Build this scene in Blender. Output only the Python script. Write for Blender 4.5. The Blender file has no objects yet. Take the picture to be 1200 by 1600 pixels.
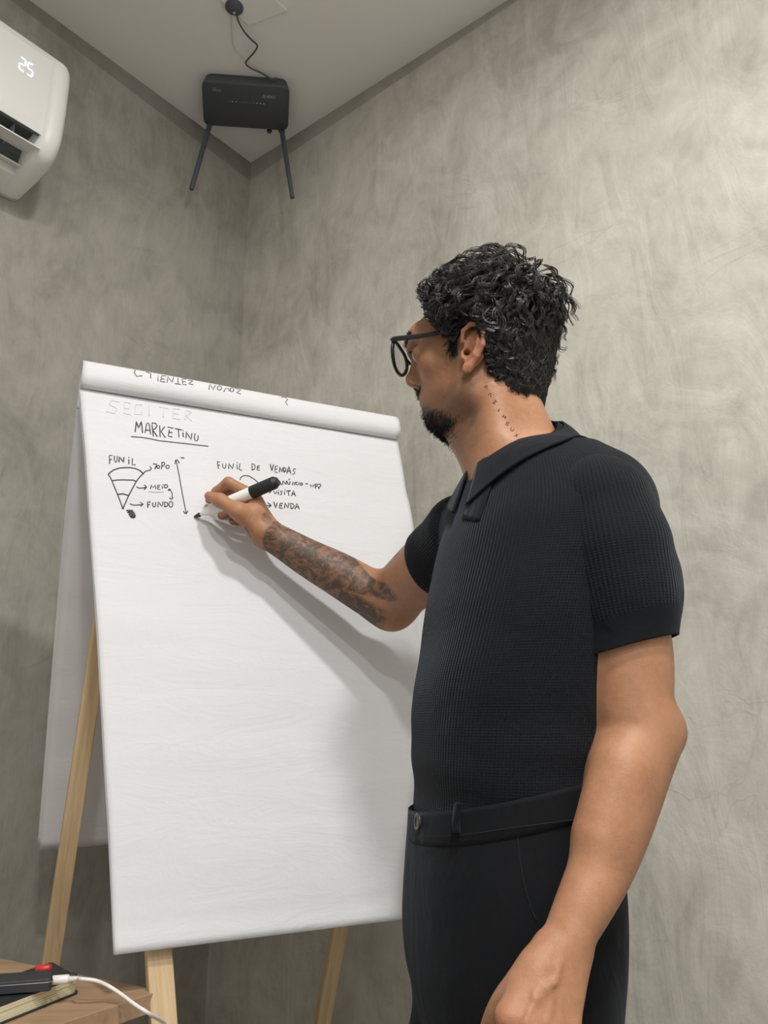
import bpy, bmesh, math, random
import numpy as np
from mathutils import Vector, Matrix

# ------------------------------------------------------------------ camera, world, lights, exposure
SC = bpy.context.scene
COL = SC.collection
FOC, HORIZON = 1200.0, 1125.0
PITCH = math.atan((HORIZON - 800.0) / FOC)
CP, SP = math.cos(PITCH), math.sin(PITCH)
CAM = np.array([0.0, 0.0, 1.10])
CEIL = 2.90

cam_data = bpy.data.cameras.new('camera')
cam_data.sensor_fit = 'VERTICAL'
cam_data.sensor_height = 36.0
cam_data.lens = 36.0 * FOC / 1600.0
cam_data.clip_start = 0.02
cam = bpy.data.objects.new('camera', cam_data)
COL.objects.link(cam)
cam.location = CAM
cam.rotation_euler = (math.radians(90) + PITCH, 0, 0)
SC.camera = cam

world = bpy.data.worlds.new('room_world')
SC.world = world
world.use_nodes = True
world.node_tree.nodes['Background'].inputs[0].default_value = (0.90, 0.92, 1.0, 1)
world.node_tree.nodes['Background'].inputs[1].default_value = 0.6

SC.view_settings.view_transform = 'Standard'
SC.view_settings.look = 'None'
SC.view_settings.gamma = 1
SC.view_settings.use_curve_mapping = False
SC.view_settings.exposure = 0.0

# ceiling lamps: (x, y, size, power, rotation about z)
CORNER_ANG = math.atan2(0.786, 0.618)
LAMPS = [(0.27, 0.16, 0.14, 27.5), (0.15, -0.60, 0.14, 23.0), (0.10, -1.40, 0.14, 23.0)]
for lx, ly, sz, pw in LAMPS:
    ld = bpy.data.lights.new('ceiling_panel_light', 'AREA')
    ld.shape = 'SQUARE'; ld.size = sz; ld.energy = pw; ld.color = (1.0, 0.985, 0.96)
    lo = bpy.data.objects.new('ceiling_panel_light', ld)
    COL.objects.link(lo)
    lo.location = (lx, ly, CEIL - 0.015)
    lo.rotation_euler = (0, 0, CORNER_ANG)

# ------------------------------------------------------------------ helpers
def ray(x, y):
    r, u = x - 600.0, 800.0 - y
    return np.array([r, FOC * CP - u * SP, FOC * SP + u * CP])

def at(x, y, Y):
    d = ray(x, y)
    return CAM + d * (Y / d[1])

def on_plane(x, y, P, n):
    d = ray(x, y)
    return CAM + d * (np.dot(np.asarray(P) - CAM, n) / np.dot(d, n))

def unit(v):
    v = np.asarray(v, float)
    return v / np.linalg.norm(v)

def tag(o, label=None, cat=None, group=None, kind=None):
    if label: o['label'] = label
    if cat: o['category'] = cat
    if group: o['group'] = group
    if kind: o['kind'] = kind
    return o

def empty(name, loc):
    o = bpy.data.objects.new(name, None)
    o.empty_display_size = 0.05
    COL.objects.link(o)
    o.location = loc
    return o

def link(name, me, mat=None, parent=None):
    if mat is not None: me.materials.append(mat)
    o = bpy.data.objects.new(name, me)
    COL.objects.link(o)
    if parent is not None:
        o.parent = parent
        if parent.parent is None:
            o.matrix_parent_inverse = Matrix.Translation(-Vector(parent.location))
    return o

def mesh_np(name, V, F, smooth=True):
    """vertices (n,3) and faces (m,k) with a fixed k"""
    V = np.asarray(V, np.float32); F = np.asarray(F, np.int32)
    me = bpy.data.meshes.new(name)
    me.vertices.add(len(V)); me.vertices.foreach_set('co', V.ravel())
    k = F.shape[1]
    me.loops.add(F.size); me.loops.foreach_set('vertex_index', F.ravel())
    me.polygons.add(len(F))
    me.polygons.foreach_set('loop_start', np.arange(0, F.size, k, dtype=np.int32))
    me.polygons.foreach_set('use_smooth', np.full(len(F), smooth, dtype=bool))
    me.update(calc_edges=True)
    me.validate()
    return me

def attr(me, name, vals):
    a = me.attributes.new(name, 'FLOAT', 'POINT')
    a.data.foreach_set('value', np.asarray(vals, np.float32))

def mesh_bm(name, bm, smooth=False):
    me = bpy.data.meshes.new(name)
    bmesh.ops.recalc_face_normals(bm, faces=bm.faces[:])
    bm.to_mesh(me); bm.free()
    if smooth:
        me.polygons.foreach_set('use_smooth', [True] * len(me.polygons))
    return me

def bevel_all(bm, r, seg=2):
    if r > 0:
        bmesh.ops.bevel(bm, geom=bm.edges[:], offset=r, segments=seg, profile=0.5, affect='EDGES', clamp_overlap=True)

def bm_box(c, ax, ay, az, bev=0.0, seg=2, bm=None):
    """box centred on c with half-axis vectors"""
    new = bmesh.new()
    c, ax, ay, az = [Vector(tuple(v)) for v in (c, ax, ay, az)]
    vs = [new.verts.new(c + ax * i + ay * j + az * k) for i in (-1, 1) for j in (-1, 1) for k in (-1, 1)]
    for f in ((0, 1, 3, 2), (4, 6, 7, 5), (0, 4, 5, 1), (2, 3, 7, 6), (0, 2, 6, 4), (1, 5, 7, 3)):
        new.faces.new([vs[i] for i in f])
    bevel_all(new, bev, seg)
    if bm is None: return new
    me = bpy.data.meshes.new('tmp'); new.to_mesh(me); new.free(); bm.from_mesh(me); bpy.data.meshes.remove(me)
    return bm

def bm_prism(pts, depth_vec, bev=0.0, seg=2):
    bm = bmesh.new()
    d = Vector(tuple(depth_vec))
    a = [bm.verts.new(Vector(tuple(p))) for p in pts]
    b = [bm.verts.new(v.co + d) for v in a]
    bm.faces.new(a[::-1]); bm.faces.new(b)
    n = len(a)
    for i in range(n):
        bm.faces.new([a[i], a[(i + 1) % n], b[(i + 1) % n], b[i]])
    bmesh.ops.recalc_face_normals(bm, faces=bm.faces[:])
    bevel_all(bm, bev, seg)
    return bm

def tube_np(paths, radii, sides=6, cap=True, flat=None):
    """list of (n,3) paths, list of radius (scalar or (n,)) -> V, F quads"""
    VV, FF = [], []; off = 0
    for P, R in zip(paths, radii):
        P = np.asarray(P, float); n = len(P)
        R = np.broadcast_to(np.asarray(R, float), (n,))
        T = np.gradient(P, axis=0); T /= np.linalg.norm(T, axis=1)[:, None] + 1e-12
        ref = np.array([0, 0, 1.0]) if flat is None else np.asarray(flat, float)
        if flat is None and abs(T[:, 2]).mean() > 0.9: ref = np.array([1.0, 0, 0])
        A = np.cross(T, ref); A /= np.linalg.norm(A, axis=1)[:, None] + 1e-9
        B = np.cross(A, T)
        ang = np.linspace(0, 2 * np.pi, sides, endpoint=False)
        fz = 1.0 if flat is None else 0.35
        ring = (P[:, None, :] + R[:, None, None] * (np.cos(ang)[None, :, None] * A[:, None, :] + fz * np.sin(ang)[None, :, None] * B[:, None, :]))
        VV.append(ring.reshape(-1, 3))
        i = np.arange(n - 1)[:, None] * sides; j = np.arange(sides)[None, :]; j2 = (j + 1) % sides
        FF.append(np.stack([i + j, i + j2, i + sides + j2, i + sides + j], -1).reshape(-1, 4) + off)
        off += n * sides
        if cap:
            VV.append(np.array([P[0], P[-1]]))
            jj = np.arange(0, sides, 2)
            e0 = off - n * sides; e1 = off - sides
            FF.append(np.stack([np.full(len(jj), off), e0 + (jj + 2) % sides, e0 + (jj + 1) % sides, e0 + jj], -1))
            FF.append(np.stack([np.full(len(jj), off + 1), e1 + jj, e1 + (jj + 1) % sides, e1 + (jj + 2) % sides], -1))
            off += 2
    return np.concatenate(VV), np.concatenate(FF)

def smooth_path(pts, n=8):
    """Catmull-Rom through pts"""
    P = np.asarray(pts, float)
    if len(P) < 3:
        t = np.linspace(0, 1, n)[:, None]
        return P[0] * (1 - t) + P[-1] * t
    Q = np.vstack([2 * P[0] - P[1], P, 2 * P[-1] - P[-2]])
    out = []
    for i in range(1, len(Q) - 2):
        t = np.linspace(0, 1, n, endpoint=(i == len(Q) - 3))[:, None]
        a, b, c, d = Q[i - 1], Q[i], Q[i + 1], Q[i + 2]
        out.append(0.5 * (2 * b + (c - a) * t + (2 * a - 5 * b + 4 * c - d) * t ** 2 + (3 * b - a - 3 * c + d) * t ** 3))
    return np.vstack(out)

def lathe_np(prof, c, axis, n=32):
    """profile list of (dist along axis, radius)"""
    axis = unit(axis); ref = np.array([0, 0, 1.0]) if abs(axis[2]) < 0.9 else np.array([1.0, 0, 0])
    A = unit(np.cross(axis, ref)); B = np.cross(axis, A)
    ang = np.linspace(0, 2 * np.pi, n, endpoint=False)
    V = []
    for h, r in prof:
        V.append(np.asarray(c) + axis * h + r * (np.cos(ang)[:, None] * A + np.sin(ang)[:, None] * B))
    V = np.vstack(V); m = len(prof)
    i = np.arange(m - 1)[:, None] * n; j = np.arange(n)[None, :]; j2 = (j + 1) % n
    F = np.stack([i + j, i + j2, i + n + j2, i + n + j], -1).reshape(-1, 4)
    return V, F

# ------------------------------------------------------------------ materials
def new_mat(name):
    m = bpy.data.materials.new(name); m.use_nodes = True
    nt = m.node_tree
    return m, nt, nt.nodes['Principled BSDF']

def plain(name, col, rough=0.5, metal=0.0, spec=0.5, bump=0.0, bscale=400.0, var=0.0, vscale=20.0, emit=None, coat=0.0, trans=0.0):
    m, nt, b = new_mat(name)
    b.inputs['Base Color'].default_value = (*col, 1)
    b.inputs['Roughness'].default_value = rough
    b.inputs['Metallic'].default_value = metal
    b.inputs['Specular IOR Level'].default_value = spec
    b.inputs['Coat Weight'].default_value = coat
    b.inputs['Transmission Weight'].default_value = trans
    tc = nt.nodes.new('ShaderNodeTexCoord')
    if var > 0:
        n = nt.nodes.new('ShaderNodeTexNoise'); n.inputs['Scale'].default_value = vscale; n.inputs['Detail'].default_value = 5
        nt.links.new(tc.outputs['Object'], n.inputs['Vector'])
        mx = nt.nodes.new('ShaderNodeMix'); mx.data_type = 'RGBA'
        mx.inputs[6].default_value = (*[c * (1 - var) for c in col], 1); mx.inputs[7].default_value = (*[min(1, c * (1 + var)) for c in col], 1)
        nt.links.new(n.outputs['Fac'], mx.inputs[0]); nt.links.new(mx.outputs[2], b.inputs['Base Color'])
    if bump > 0:
        n = nt.nodes.new('ShaderNodeTexNoise'); n.inputs['Scale'].default_value = bscale; n.inputs['Detail'].default_value = 4
        nt.links.new(tc.outputs['Object'], n.inputs['Vector'])
        bp = nt.nodes.new('ShaderNodeBump'); bp.inputs['Strength'].default_value = bump; bp.inputs['Distance'].default_value = 0.001
        nt.links.new(n.outputs['Fac'], bp.inputs['Height']); nt.links.new(bp.outputs['Normal'], b.inputs['Normal'])
    if emit:
        b.inputs['Emission Color'].default_value = (*emit[:3], 1); b.inputs['Emission Strength'].default_value = emit[3]
    return m

class NT:
    """tiny node-graph helper"""
    def __init__(s, nt): s.nt = nt
    def node(s, t, **kw):
        n = s.nt.nodes.new(t)
        for k, v in kw.items(): setattr(n, k, v)
        return n
    def lk(s, a, b): s.nt.links.new(a, b)
    def val(s, x, inp):
        if isinstance(x, (int, float)): inp.default_value = x
        else: s.lk(x, inp)
    def math(s, op, a, b=0.0, c=None, clamp=False):
        n = s.node('ShaderNodeMath', operation=op); n.use_clamp = clamp
        s.val(a, n.inputs[0]); s.val(b, n.inputs[1])
        if c is not None: s.val(c, n.inputs[2])
        return n.outputs[0]
    def attr(s, name):
        n = s.node('ShaderNodeAttribute'); n.attribute_name = name
        return n.outputs['Fac']
    def noise(s, vec, scale, detail=4, rough=0.5, dist=0.0):
        n = s.node('ShaderNodeTexNoise'); n.inputs['Scale'].default_value = scale
        n.inputs['Detail'].default_value = detail; n.inputs['Roughness'].default_value = rough; n.inputs['Distortion'].default_value = dist
        if vec is not None: s.lk(vec, n.inputs['Vector'])
        return n.outputs['Fac']
    def mix(s, fac, a, b):
        n = s.node('ShaderNodeMix', data_type='RGBA')
        s.val(fac, n.inputs[0])
        for v, i in ((a, 6), (b, 7)):
            if isinstance(v, tuple): n.inputs[i].default_value = (*v[:3], 1)
            else: s.lk(v, n.inputs[i])
        return n.outputs[2]
    def ramp(s, fac, stops):
        n = s.node('ShaderNodeValToRGB'); s.lk(fac, n.inputs[0])
        e = n.color_ramp.elements
        while len(e) < len(stops): e.new(0.5)
        for q, (p, c) in zip(e, stops):
            q.position = p; q.color = (*c, 1) if isinstance(c, tuple) else (c, c, c, 1)
        return n.outputs['Color']
    def bump(s, h, strength, dist, normal=None):
        n = s.node('ShaderNodeBump'); n.inputs['Strength'].default_value = strength; n.inputs['Distance'].default_value = dist
        s.lk(h, n.inputs['Height'])
        if normal is not None: s.lk(normal, n.inputs['Normal'])
        return n.outputs['Normal']
    def coord(s, scale=(1, 1, 1), rot=(0, 0, 0)):
        t = s.node('ShaderNodeTexCoord'); m = s.node('ShaderNodeMapping')
        m.inputs['Scale'].default_value = scale; m.inputs['Rotation'].default_value = rot
        s.lk(t.outputs['Object'], m.inputs['Vector'])
        return m.outputs['Vector']

def mat_plaster(name, c0, c1, c2):
    m, nt, b = new_mat(name); g = NT(nt)
    v = g.coord((1, 1, 1))
    big = g.noise(v, 2.2, 5, 0.55, 0.8)
    mid = g.noise(v, 7.0, 8, 0.62, 1.6)
    vs = g.coord((1.6, 1.6, 0.7), (0.5, 0.4, 0.3))
    sweep = g.noise(vs, 9.0, 6, 0.6, 3.0)
    trowel = g.noise(g.coord((3.2, 3.2, 0.9), (0.75, 0.55, 0.2)), 3.4, 7, 0.62, 2.6)
    fac = g.math('ADD', g.math('MULTIPLY', big, 0.40), g.math('ADD', g.math('MULTIPLY', mid, 0.26), g.math('ADD', g.math('MULTIPLY', sweep, 0.12), g.math('MULTIPLY', trowel, 0.22))))
    col = g.ramp(fac, [(0.39, c0), (0.50, c1), (0.62, c2)])
    # trowel ridges: thin dark/light lines where a distorted noise crosses a level
    rid = g.noise(g.coord((1.0, 1.0, 1.5), (0.2, 0.7, 0.1)), 2.6, 3, 0.5, 2.2)
    line = g.math('MULTIPLY', g.math('ABSOLUTE', g.math('SUBTRACT', rid, 0.5)), 60.0, clamp=True)
    line = g.math('SUBTRACT', 1.0, line, clamp=True)
    brk = g.math('MULTIPLY', g.math('SUBTRACT', g.noise(v, 5.0, 2), 0.50), 8.0, clamp=True)
    line = g.math('MULTIPLY', line, brk)
    col2 = g.mix(g.math('MULTIPLY', line, 0.35), col, c0)
    nt.links.new(col2, b.inputs['Base Color'])
    fine = g.noise(v, 160.0, 3)
    h = g.math('ADD', g.math('MULTIPLY', line, 0.10), g.math('ADD', g.math('ADD', g.math('MULTIPLY', mid, 0.7), g.math('MULTIPLY', trowel, 1.25)), g.math('MULTIPLY', fine, 0.08)))
    nt.links.new(g.bump(h, 0.30, 0.008), b.inputs['Normal'])
    r = g.math('ADD', 0.48, g.math('MULTIPLY', sweep, 0.25))
    nt.links.new(r, b.inputs['Roughness'])
    b.inputs['Specular IOR Level'].default_value = 0.3
    return m

def mat_wood(name, dark, light, axis_rot=(0, 0, 0), scale=(30, 30, 2.0), rough=0.5):
    m, nt, b = new_mat(name); g = NT(nt)
    v = g.coord(scale, axis_rot)
    n1 = g.noise(v, 1.0, 6, 0.6, 1.0)
    n2 = g.noise(v, 4.0, 4, 0.6, 0.3)
    f = g.math('ADD', g.math('MULTIPLY', n1, 0.7), g.math('MULTIPLY', n2, 0.3))
    col = g.ramp(f, [(0.35, dark), (0.62, light)])
    nt.links.new(col, b.inputs['Base Color'])
    b.inputs['Roughness'].default_value = rough
    nt.links.new(g.bump(f, 0.2, 0.002), b.inputs['Normal'])
    return m

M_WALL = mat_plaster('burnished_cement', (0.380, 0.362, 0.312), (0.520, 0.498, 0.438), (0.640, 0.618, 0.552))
M_BAND = mat_plaster('shadow_toned_cement', (0.32, 0.305, 0.27), (0.375, 0.36, 0.32), (0.42, 0.405, 0.365))  # shadow at the top of the right wall, put into the colour
M_BAND2 = mat_plaster('shadow_toned_cement_dark', (0.23, 0.22, 0.195), (0.27, 0.26, 0.23), (0.31, 0.30, 0.27))  # the same painted shadow, deeper for the left wall
M_CEIL = plain('ceiling_paint', (0.90, 0.885, 0.86), 0.8, bump=0.15, bscale=250)
M_FLOOR = plain('grey_floor_tile', (0.27, 0.265, 0.25), 0.35)
M_WHITEWALL = plain('light_grey_wall_paint', (0.80, 0.79, 0.765), 0.8)
M_WALL2 = mat_plaster('burnished_cement_shaded', (0.275, 0.262, 0.228), (0.370, 0.354, 0.312), (0.450, 0.432, 0.385))  # left wall's weaker light put into a darker copy of the cement
M_PINE = mat_wood('pine_wood', (0.50, 0.33, 0.17), (0.78, 0.60, 0.37))
M_PLASTIC_WHITE = plain('white_plastic', (0.86, 0.86, 0.83), 0.38)
M_PLASTIC_GREY = plain('grey_plastic', (0.50, 0.51, 0.50), 0.45)
M_PLASTIC_DARK = plain('dark_duct_plastic', (0.10, 0.11, 0.11), 0.5)
M_ROUTER = plain('router_charcoal_plastic', (0.080, 0.088, 0.103), 0.55, bump=0.1, bscale=900)
M_RUBBER = plain('black_rubber', (0.018, 0.019, 0.021), 0.55)
M_CABLE_W = plain('white_cable_rubber', (0.80, 0.79, 0.76), 0.4)
M_INK = plain('black_marker_ink', (0.035, 0.036, 0.042), 0.6)
M_GHOST = plain('show_through_ink', (0.60, 0.60, 0.62), 0.8)
M_PRINT = plain('grey_print', (0.45, 0.46, 0.48), 0.5)
M_LED = plain('white_display_led', (0.8, 0.85, 1.0), 0.5, emit=(0.62, 0.74, 1.0, 1.6))
M_LEDG = plain('green_led', (0.3, 0.5, 0.3), 0.5, emit=(0.5, 0.9, 0.45, 0.5))
M_PANELGLOW = plain('lamp_diffuser', (0.9, 0.9, 0.88), 0.5, emit=(1.0, 0.96, 0.9, 3.0))
M_RED = plain('red_plastic', (0.55, 0.03, 0.03), 0.4)
M_CREAM = plain('cream_page_edges', (0.72, 0.66, 0.46), 0.75, var=0.1, vscale=60)
M_COVER = plain('black_leatherette', (0.022, 0.024, 0.028), 0.5, bump=0.3, bscale=700)
M_DEVICE = plain('black_soft_plastic', (0.030, 0.034, 0.036), 0.5)
M_DEVEDGE = plain('grey_metal_edge', (0.35, 0.35, 0.36), 0.35, metal=0.6)

def mat_paper():
    m, nt, b = new_mat('flip_chart_paper'); g = NT(nt)
    v = g.coord((1, 1, 1))
    n = g.noise(g.coord((1, 1, 3.2), (0.1, 0.0, 0.35)), 7.0, 6, 0.6, 1.2)
    n2 = g.noise(v, 26.0, 5, 0.6, 0.6)
    h = g.math('ADD', n, g.math('MULTIPLY', n2, 0.25))
    nt.links.new(g.bump(h, 0.24, 0.007), b.inputs['Normal'])
    b.inputs['Base Color'].default_value = (0.71, 0.71, 0.73, 1)
    b.inputs['Roughness'].default_value = 0.85
    b.inputs['Specular IOR Level'].default_value = 0.2
    return m
M_PAPER = mat_paper()

# ------------------------------------------------------------------ the room
K = ray(392, 252); K = K * (CEIL - CAM[2]) / K[2]; KX, KY = K[0], K[1]      # corner of the room, in plan
DL = np.array([-0.618, -0.786]); DR = np.array([0.784, -0.621])              # wall directions away from the corner
DL /= np.linalg.norm(DL); DR = np.array([-DL[1], DL[0]]); DR = DR if DR[0] > 0 else -DR
NL = np.array([0.786, -0.618, 0.0]); NL /= np.linalg.norm(NL)
def wpt(a, b, z): return (KX + DL[0] * a + DR[0] * b, KY + DL[1] * a + DR[1] * b, z)

def slab(name, pts, up, mat, kind='structure', parent=None, bev=0):
    o = link(name, mesh_bm(name, bm_prism(pts, up, bev)), mat, parent)
    if parent is None: o['kind'] = kind
    return o
LA, LB = 3.9, 3.4
slab('floor', [wpt(-.12, -.12, 0), wpt(LA, -.12, 0), wpt(LA, LB, 0), wpt(-.12, LB, 0)], (0, 0, -0.1), M_FLOOR)
slab('ceiling', [wpt(-.12, -.12, CEIL), wpt(LA, -.12, CEIL), wpt(LA, LB, CEIL), wpt(-.12, LB, CEIL)], (0, 0, 0.1), M_CEIL)
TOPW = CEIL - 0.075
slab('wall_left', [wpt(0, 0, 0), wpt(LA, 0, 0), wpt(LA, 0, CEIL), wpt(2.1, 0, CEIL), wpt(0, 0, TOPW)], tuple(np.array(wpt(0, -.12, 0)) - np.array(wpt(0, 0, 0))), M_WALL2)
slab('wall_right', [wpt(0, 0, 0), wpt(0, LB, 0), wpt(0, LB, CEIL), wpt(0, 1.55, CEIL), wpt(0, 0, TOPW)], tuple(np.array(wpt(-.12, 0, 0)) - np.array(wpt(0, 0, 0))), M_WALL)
slab('wall_back', [wpt(LA, 0, 0), wpt(LA, LB, 0), wpt(LA + .12, LB, 0), wpt(LA + .12, 0, 0)], (0, 0, CEIL), M_WHITEWALL)
slab('wall_side', [wpt(0, LB, 0), wpt(LA, LB, 0), wpt(LA, LB + .12, 0), wpt(0, LB + .12, 0)], (0, 0, CEIL), M_WHITEWALL)
# shadow under the ceiling, built as a recessed darker band tapering along both walls
slab('shadow_band_1', [wpt(-0.005, -0.005, TOPW), wpt(LA, -0.005, TOPW), wpt(LA, -.115, TOPW), wpt(-0.005, -.115, TOPW)], (0, 0, 0.075), M_BAND2)
slab('shadow_band_2', [wpt(-0.005, -0.005, TOPW), wpt(-0.005, LB, TOPW), wpt(-.115, LB, TOPW), wpt(-.115, -0.005, TOPW)], (0, 0, 0.075), M_BAND)

for i, (lx, ly, sz, pw) in enumerate(LAMPS):
    ca, sa = math.cos(CORNER_ANG), math.sin(CORNER_ANG)
    u = np.array([ca, sa, 0]); v = np.array([-sa, ca, 0]); h = sz / 2
    t = empty('ceiling_light', (lx, ly, CEIL))
    tag(t, ['square ceiling lamp nearest the man', 'square ceiling lamp in the middle of the row', 'square ceiling lamp farthest from the man'][i], 'lamp', None)
    bm = bmesh.new()
    for s in (-1, 1):
        bm_box(np.array([lx, ly, CEIL - .006]) + u * s * (h + .008), u * .008, v * (h + .016), (0, 0, .006), bm=bm)
        bm_box(np.array([lx, ly, CEIL - .006]) + v * s * (h + .008), u * h, v * .008, (0, 0, .006), bm=bm)
    link('frame', mesh_bm('frame', bm), M_PLASTIC_WHITE, t)
    link('diffuser', mesh_bm('diffuser', bm_box((lx, ly, CEIL - .003), u * h, v * h, (0, 0, .002))), M_PANELGLOW, t)

# ------------------------------------------------------------------ signed-distance modelling (organic shapes)
class Field:
    def __init__(s): s.P = []
    def cap(s, a, b, ra, rb=None, k=0.01, op='u'):
        a = np.asarray(a, np.float32); b = np.asarray(b, np.float32); rb = ra if rb is None else rb
        s.P.append(('c', a, b, ra, rb, k, op, (a + b) / 2, np.linalg.norm(a - b) / 2 + max(ra, rb)))
        return s
    def chain(s, pts, rads, k=0.01):
        for i in range(len(pts) - 1): s.cap(pts[i], pts[i + 1], rads[i], rads[i + 1], k)
        return s
    def poly(s, pts, rads, k=0.01, op='u', n=6):
        """smooth limb through the joints with interpolated radius, one primitive without bulges"""
        Q = smooth_path(np.c_[np.asarray(pts, float), np.asarray(rads, float)], n).astype(np.float32)
        A, B = Q[:-1], Q[1:]
        def f(X):
            d = None
            for a, b in zip(A, B):
                ab = b[:3] - a[:3]; q = X - a[:3]
                t = np.clip((q @ ab) / (float(ab @ ab) + 1e-12), 0, 1)
                q = q - t[..., None] * ab
                e = np.sqrt((q * q).sum(-1)) - (a[3] + (b[3] - a[3]) * t)
                d = e if d is None else np.minimum(d, e)
            return d
        lo, hi = Q[:, :3].min(0), Q[:, :3].max(0)
        return s.fn(f, (lo + hi) / 2, float(np.linalg.norm(hi - lo) / 2 + Q[:, 3].max()), k, op)
    def ell(s, c, r, R=None, k=0.01, op='u'):
        c = np.asarray(c, np.float32); r = np.asarray(r, np.float32)
        R = np.eye(3, dtype=np.float32) if R is None else np.asarray(R, np.float32)   # columns = axes
        s.P.append(('e', c, r, R, None, k, op, c, float(max(r))))
        return s
    def fn(s, f, c, rad, k=0.01, op='u'):
        s.P.append(('f', f, None, None, None, k, op, np.asarray(c, np.float32), rad))
        return s
    @staticmethod
    def prim(p, X):
        if p[0] == 'c':
            a, b, ra, rb = p[1:5]; ab = b - a
            q = X - a; L2 = float(ab @ ab) + 1e-12
            t = np.clip((q @ ab) / L2, 0, 1)
            q = q - t[..., None] * ab
            return np.sqrt((q * q).sum(-1)) - (ra + (rb - ra) * t)
        if p[0] == 'e':
            q = (X - p[1]) @ p[3]
            k0 = np.sqrt(((q / p[2]) ** 2).sum(-1)) + 1e-9
            k1 = np.sqrt(((q / (p[2] * p[2])) ** 2).sum(-1)) + 1e-9
            return k0 * (k0 - 1.0) / k1
        return p[1](X)
    @staticmethod
    def comb(d, e, k, op):
        if op == 'u':
            if k <= 0: return np.minimum(d, e)
            h = np.maximum(k - np.abs(d - e), 0) / k
            return np.minimum(d, e) - h * h * k * 0.25
        if op == 's': e = -e
        if k <= 0: return np.maximum(d, e)
        h = np.maximum(k - np.abs(d - e), 0) / k
        return np.maximum(d, e) + h * h * k * 0.25
    def __call__(s, X, centers=None, brad=0.0):
        X = np.asarray(X, np.float32)
        if centers is None:
            d = np.full(X.shape[:-1], 0.08, np.float32)
            for p in s.P: d = s.comb(d, s.prim(p, X).astype(np.float32), p[5], p[6])
            return d
        d = np.full(X.shape[:-1], 0.08, np.float32)
        for p in s.P:
            sel = np.linalg.norm(centers - p[7], axis=1) < p[8] + brad + p[5] + 0.006
            if sel.all(): d = s.comb(d, s.prim(p, X).astype(np.float32), p[5], p[6])
            elif sel.any():
                d[sel] = s.comb(d[sel], s.prim(p, X[sel]).astype(np.float32), p[5], p[6])
        return d
    def grad(s, X, e=5e-4):
        X = np.asarray(X, np.float64); g = np.zeros_like(X)
        for i in range(3):
            D = np.zeros(3); D[i] = e
            g[..., i] = (s(X + D) - s(X - D))
        return g / (np.linalg.norm(g, axis=-1, keepdims=True) + 1e-9)
    def project(s, X, off=0.0, it=4):
        X = np.array(X, float)
        for _ in range(it):
            X = X - (s(X) - off)[..., None] * s.grad(X)
        return X
    def hit(s, px, py, off=0.0, t0=0.3):
        """first surface point seen through a photo pixel (used to place a seam or a button on a surface)"""
        d = unit(ray(px, py)); t = t0
        for _ in range(160):
            v = float(s((CAM + d * t)[None])[0]) - off
            if v < 2e-4: break
            t += v * 0.7
            if t > 4: break
        return CAM + d * t

def axis_coords(ranges):
    """[(lo, hi, step), ...] contiguous -> coordinate array with 8k+1 entries"""
    out = []
    for lo, hi, st in ranges:
        n = max(1, int(round((hi - lo) / st)))
        out.append(np.linspace(lo, hi, n, endpoint=False))
    out = np.concatenate(out); st = ranges[-1][2]
    last = ranges[-1][1]; n = len(out); need = (-(n)) % 8 + 1
    out = np.concatenate([out, last + st * np.arange(need)])
    return out.astype(np.float32)

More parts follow.
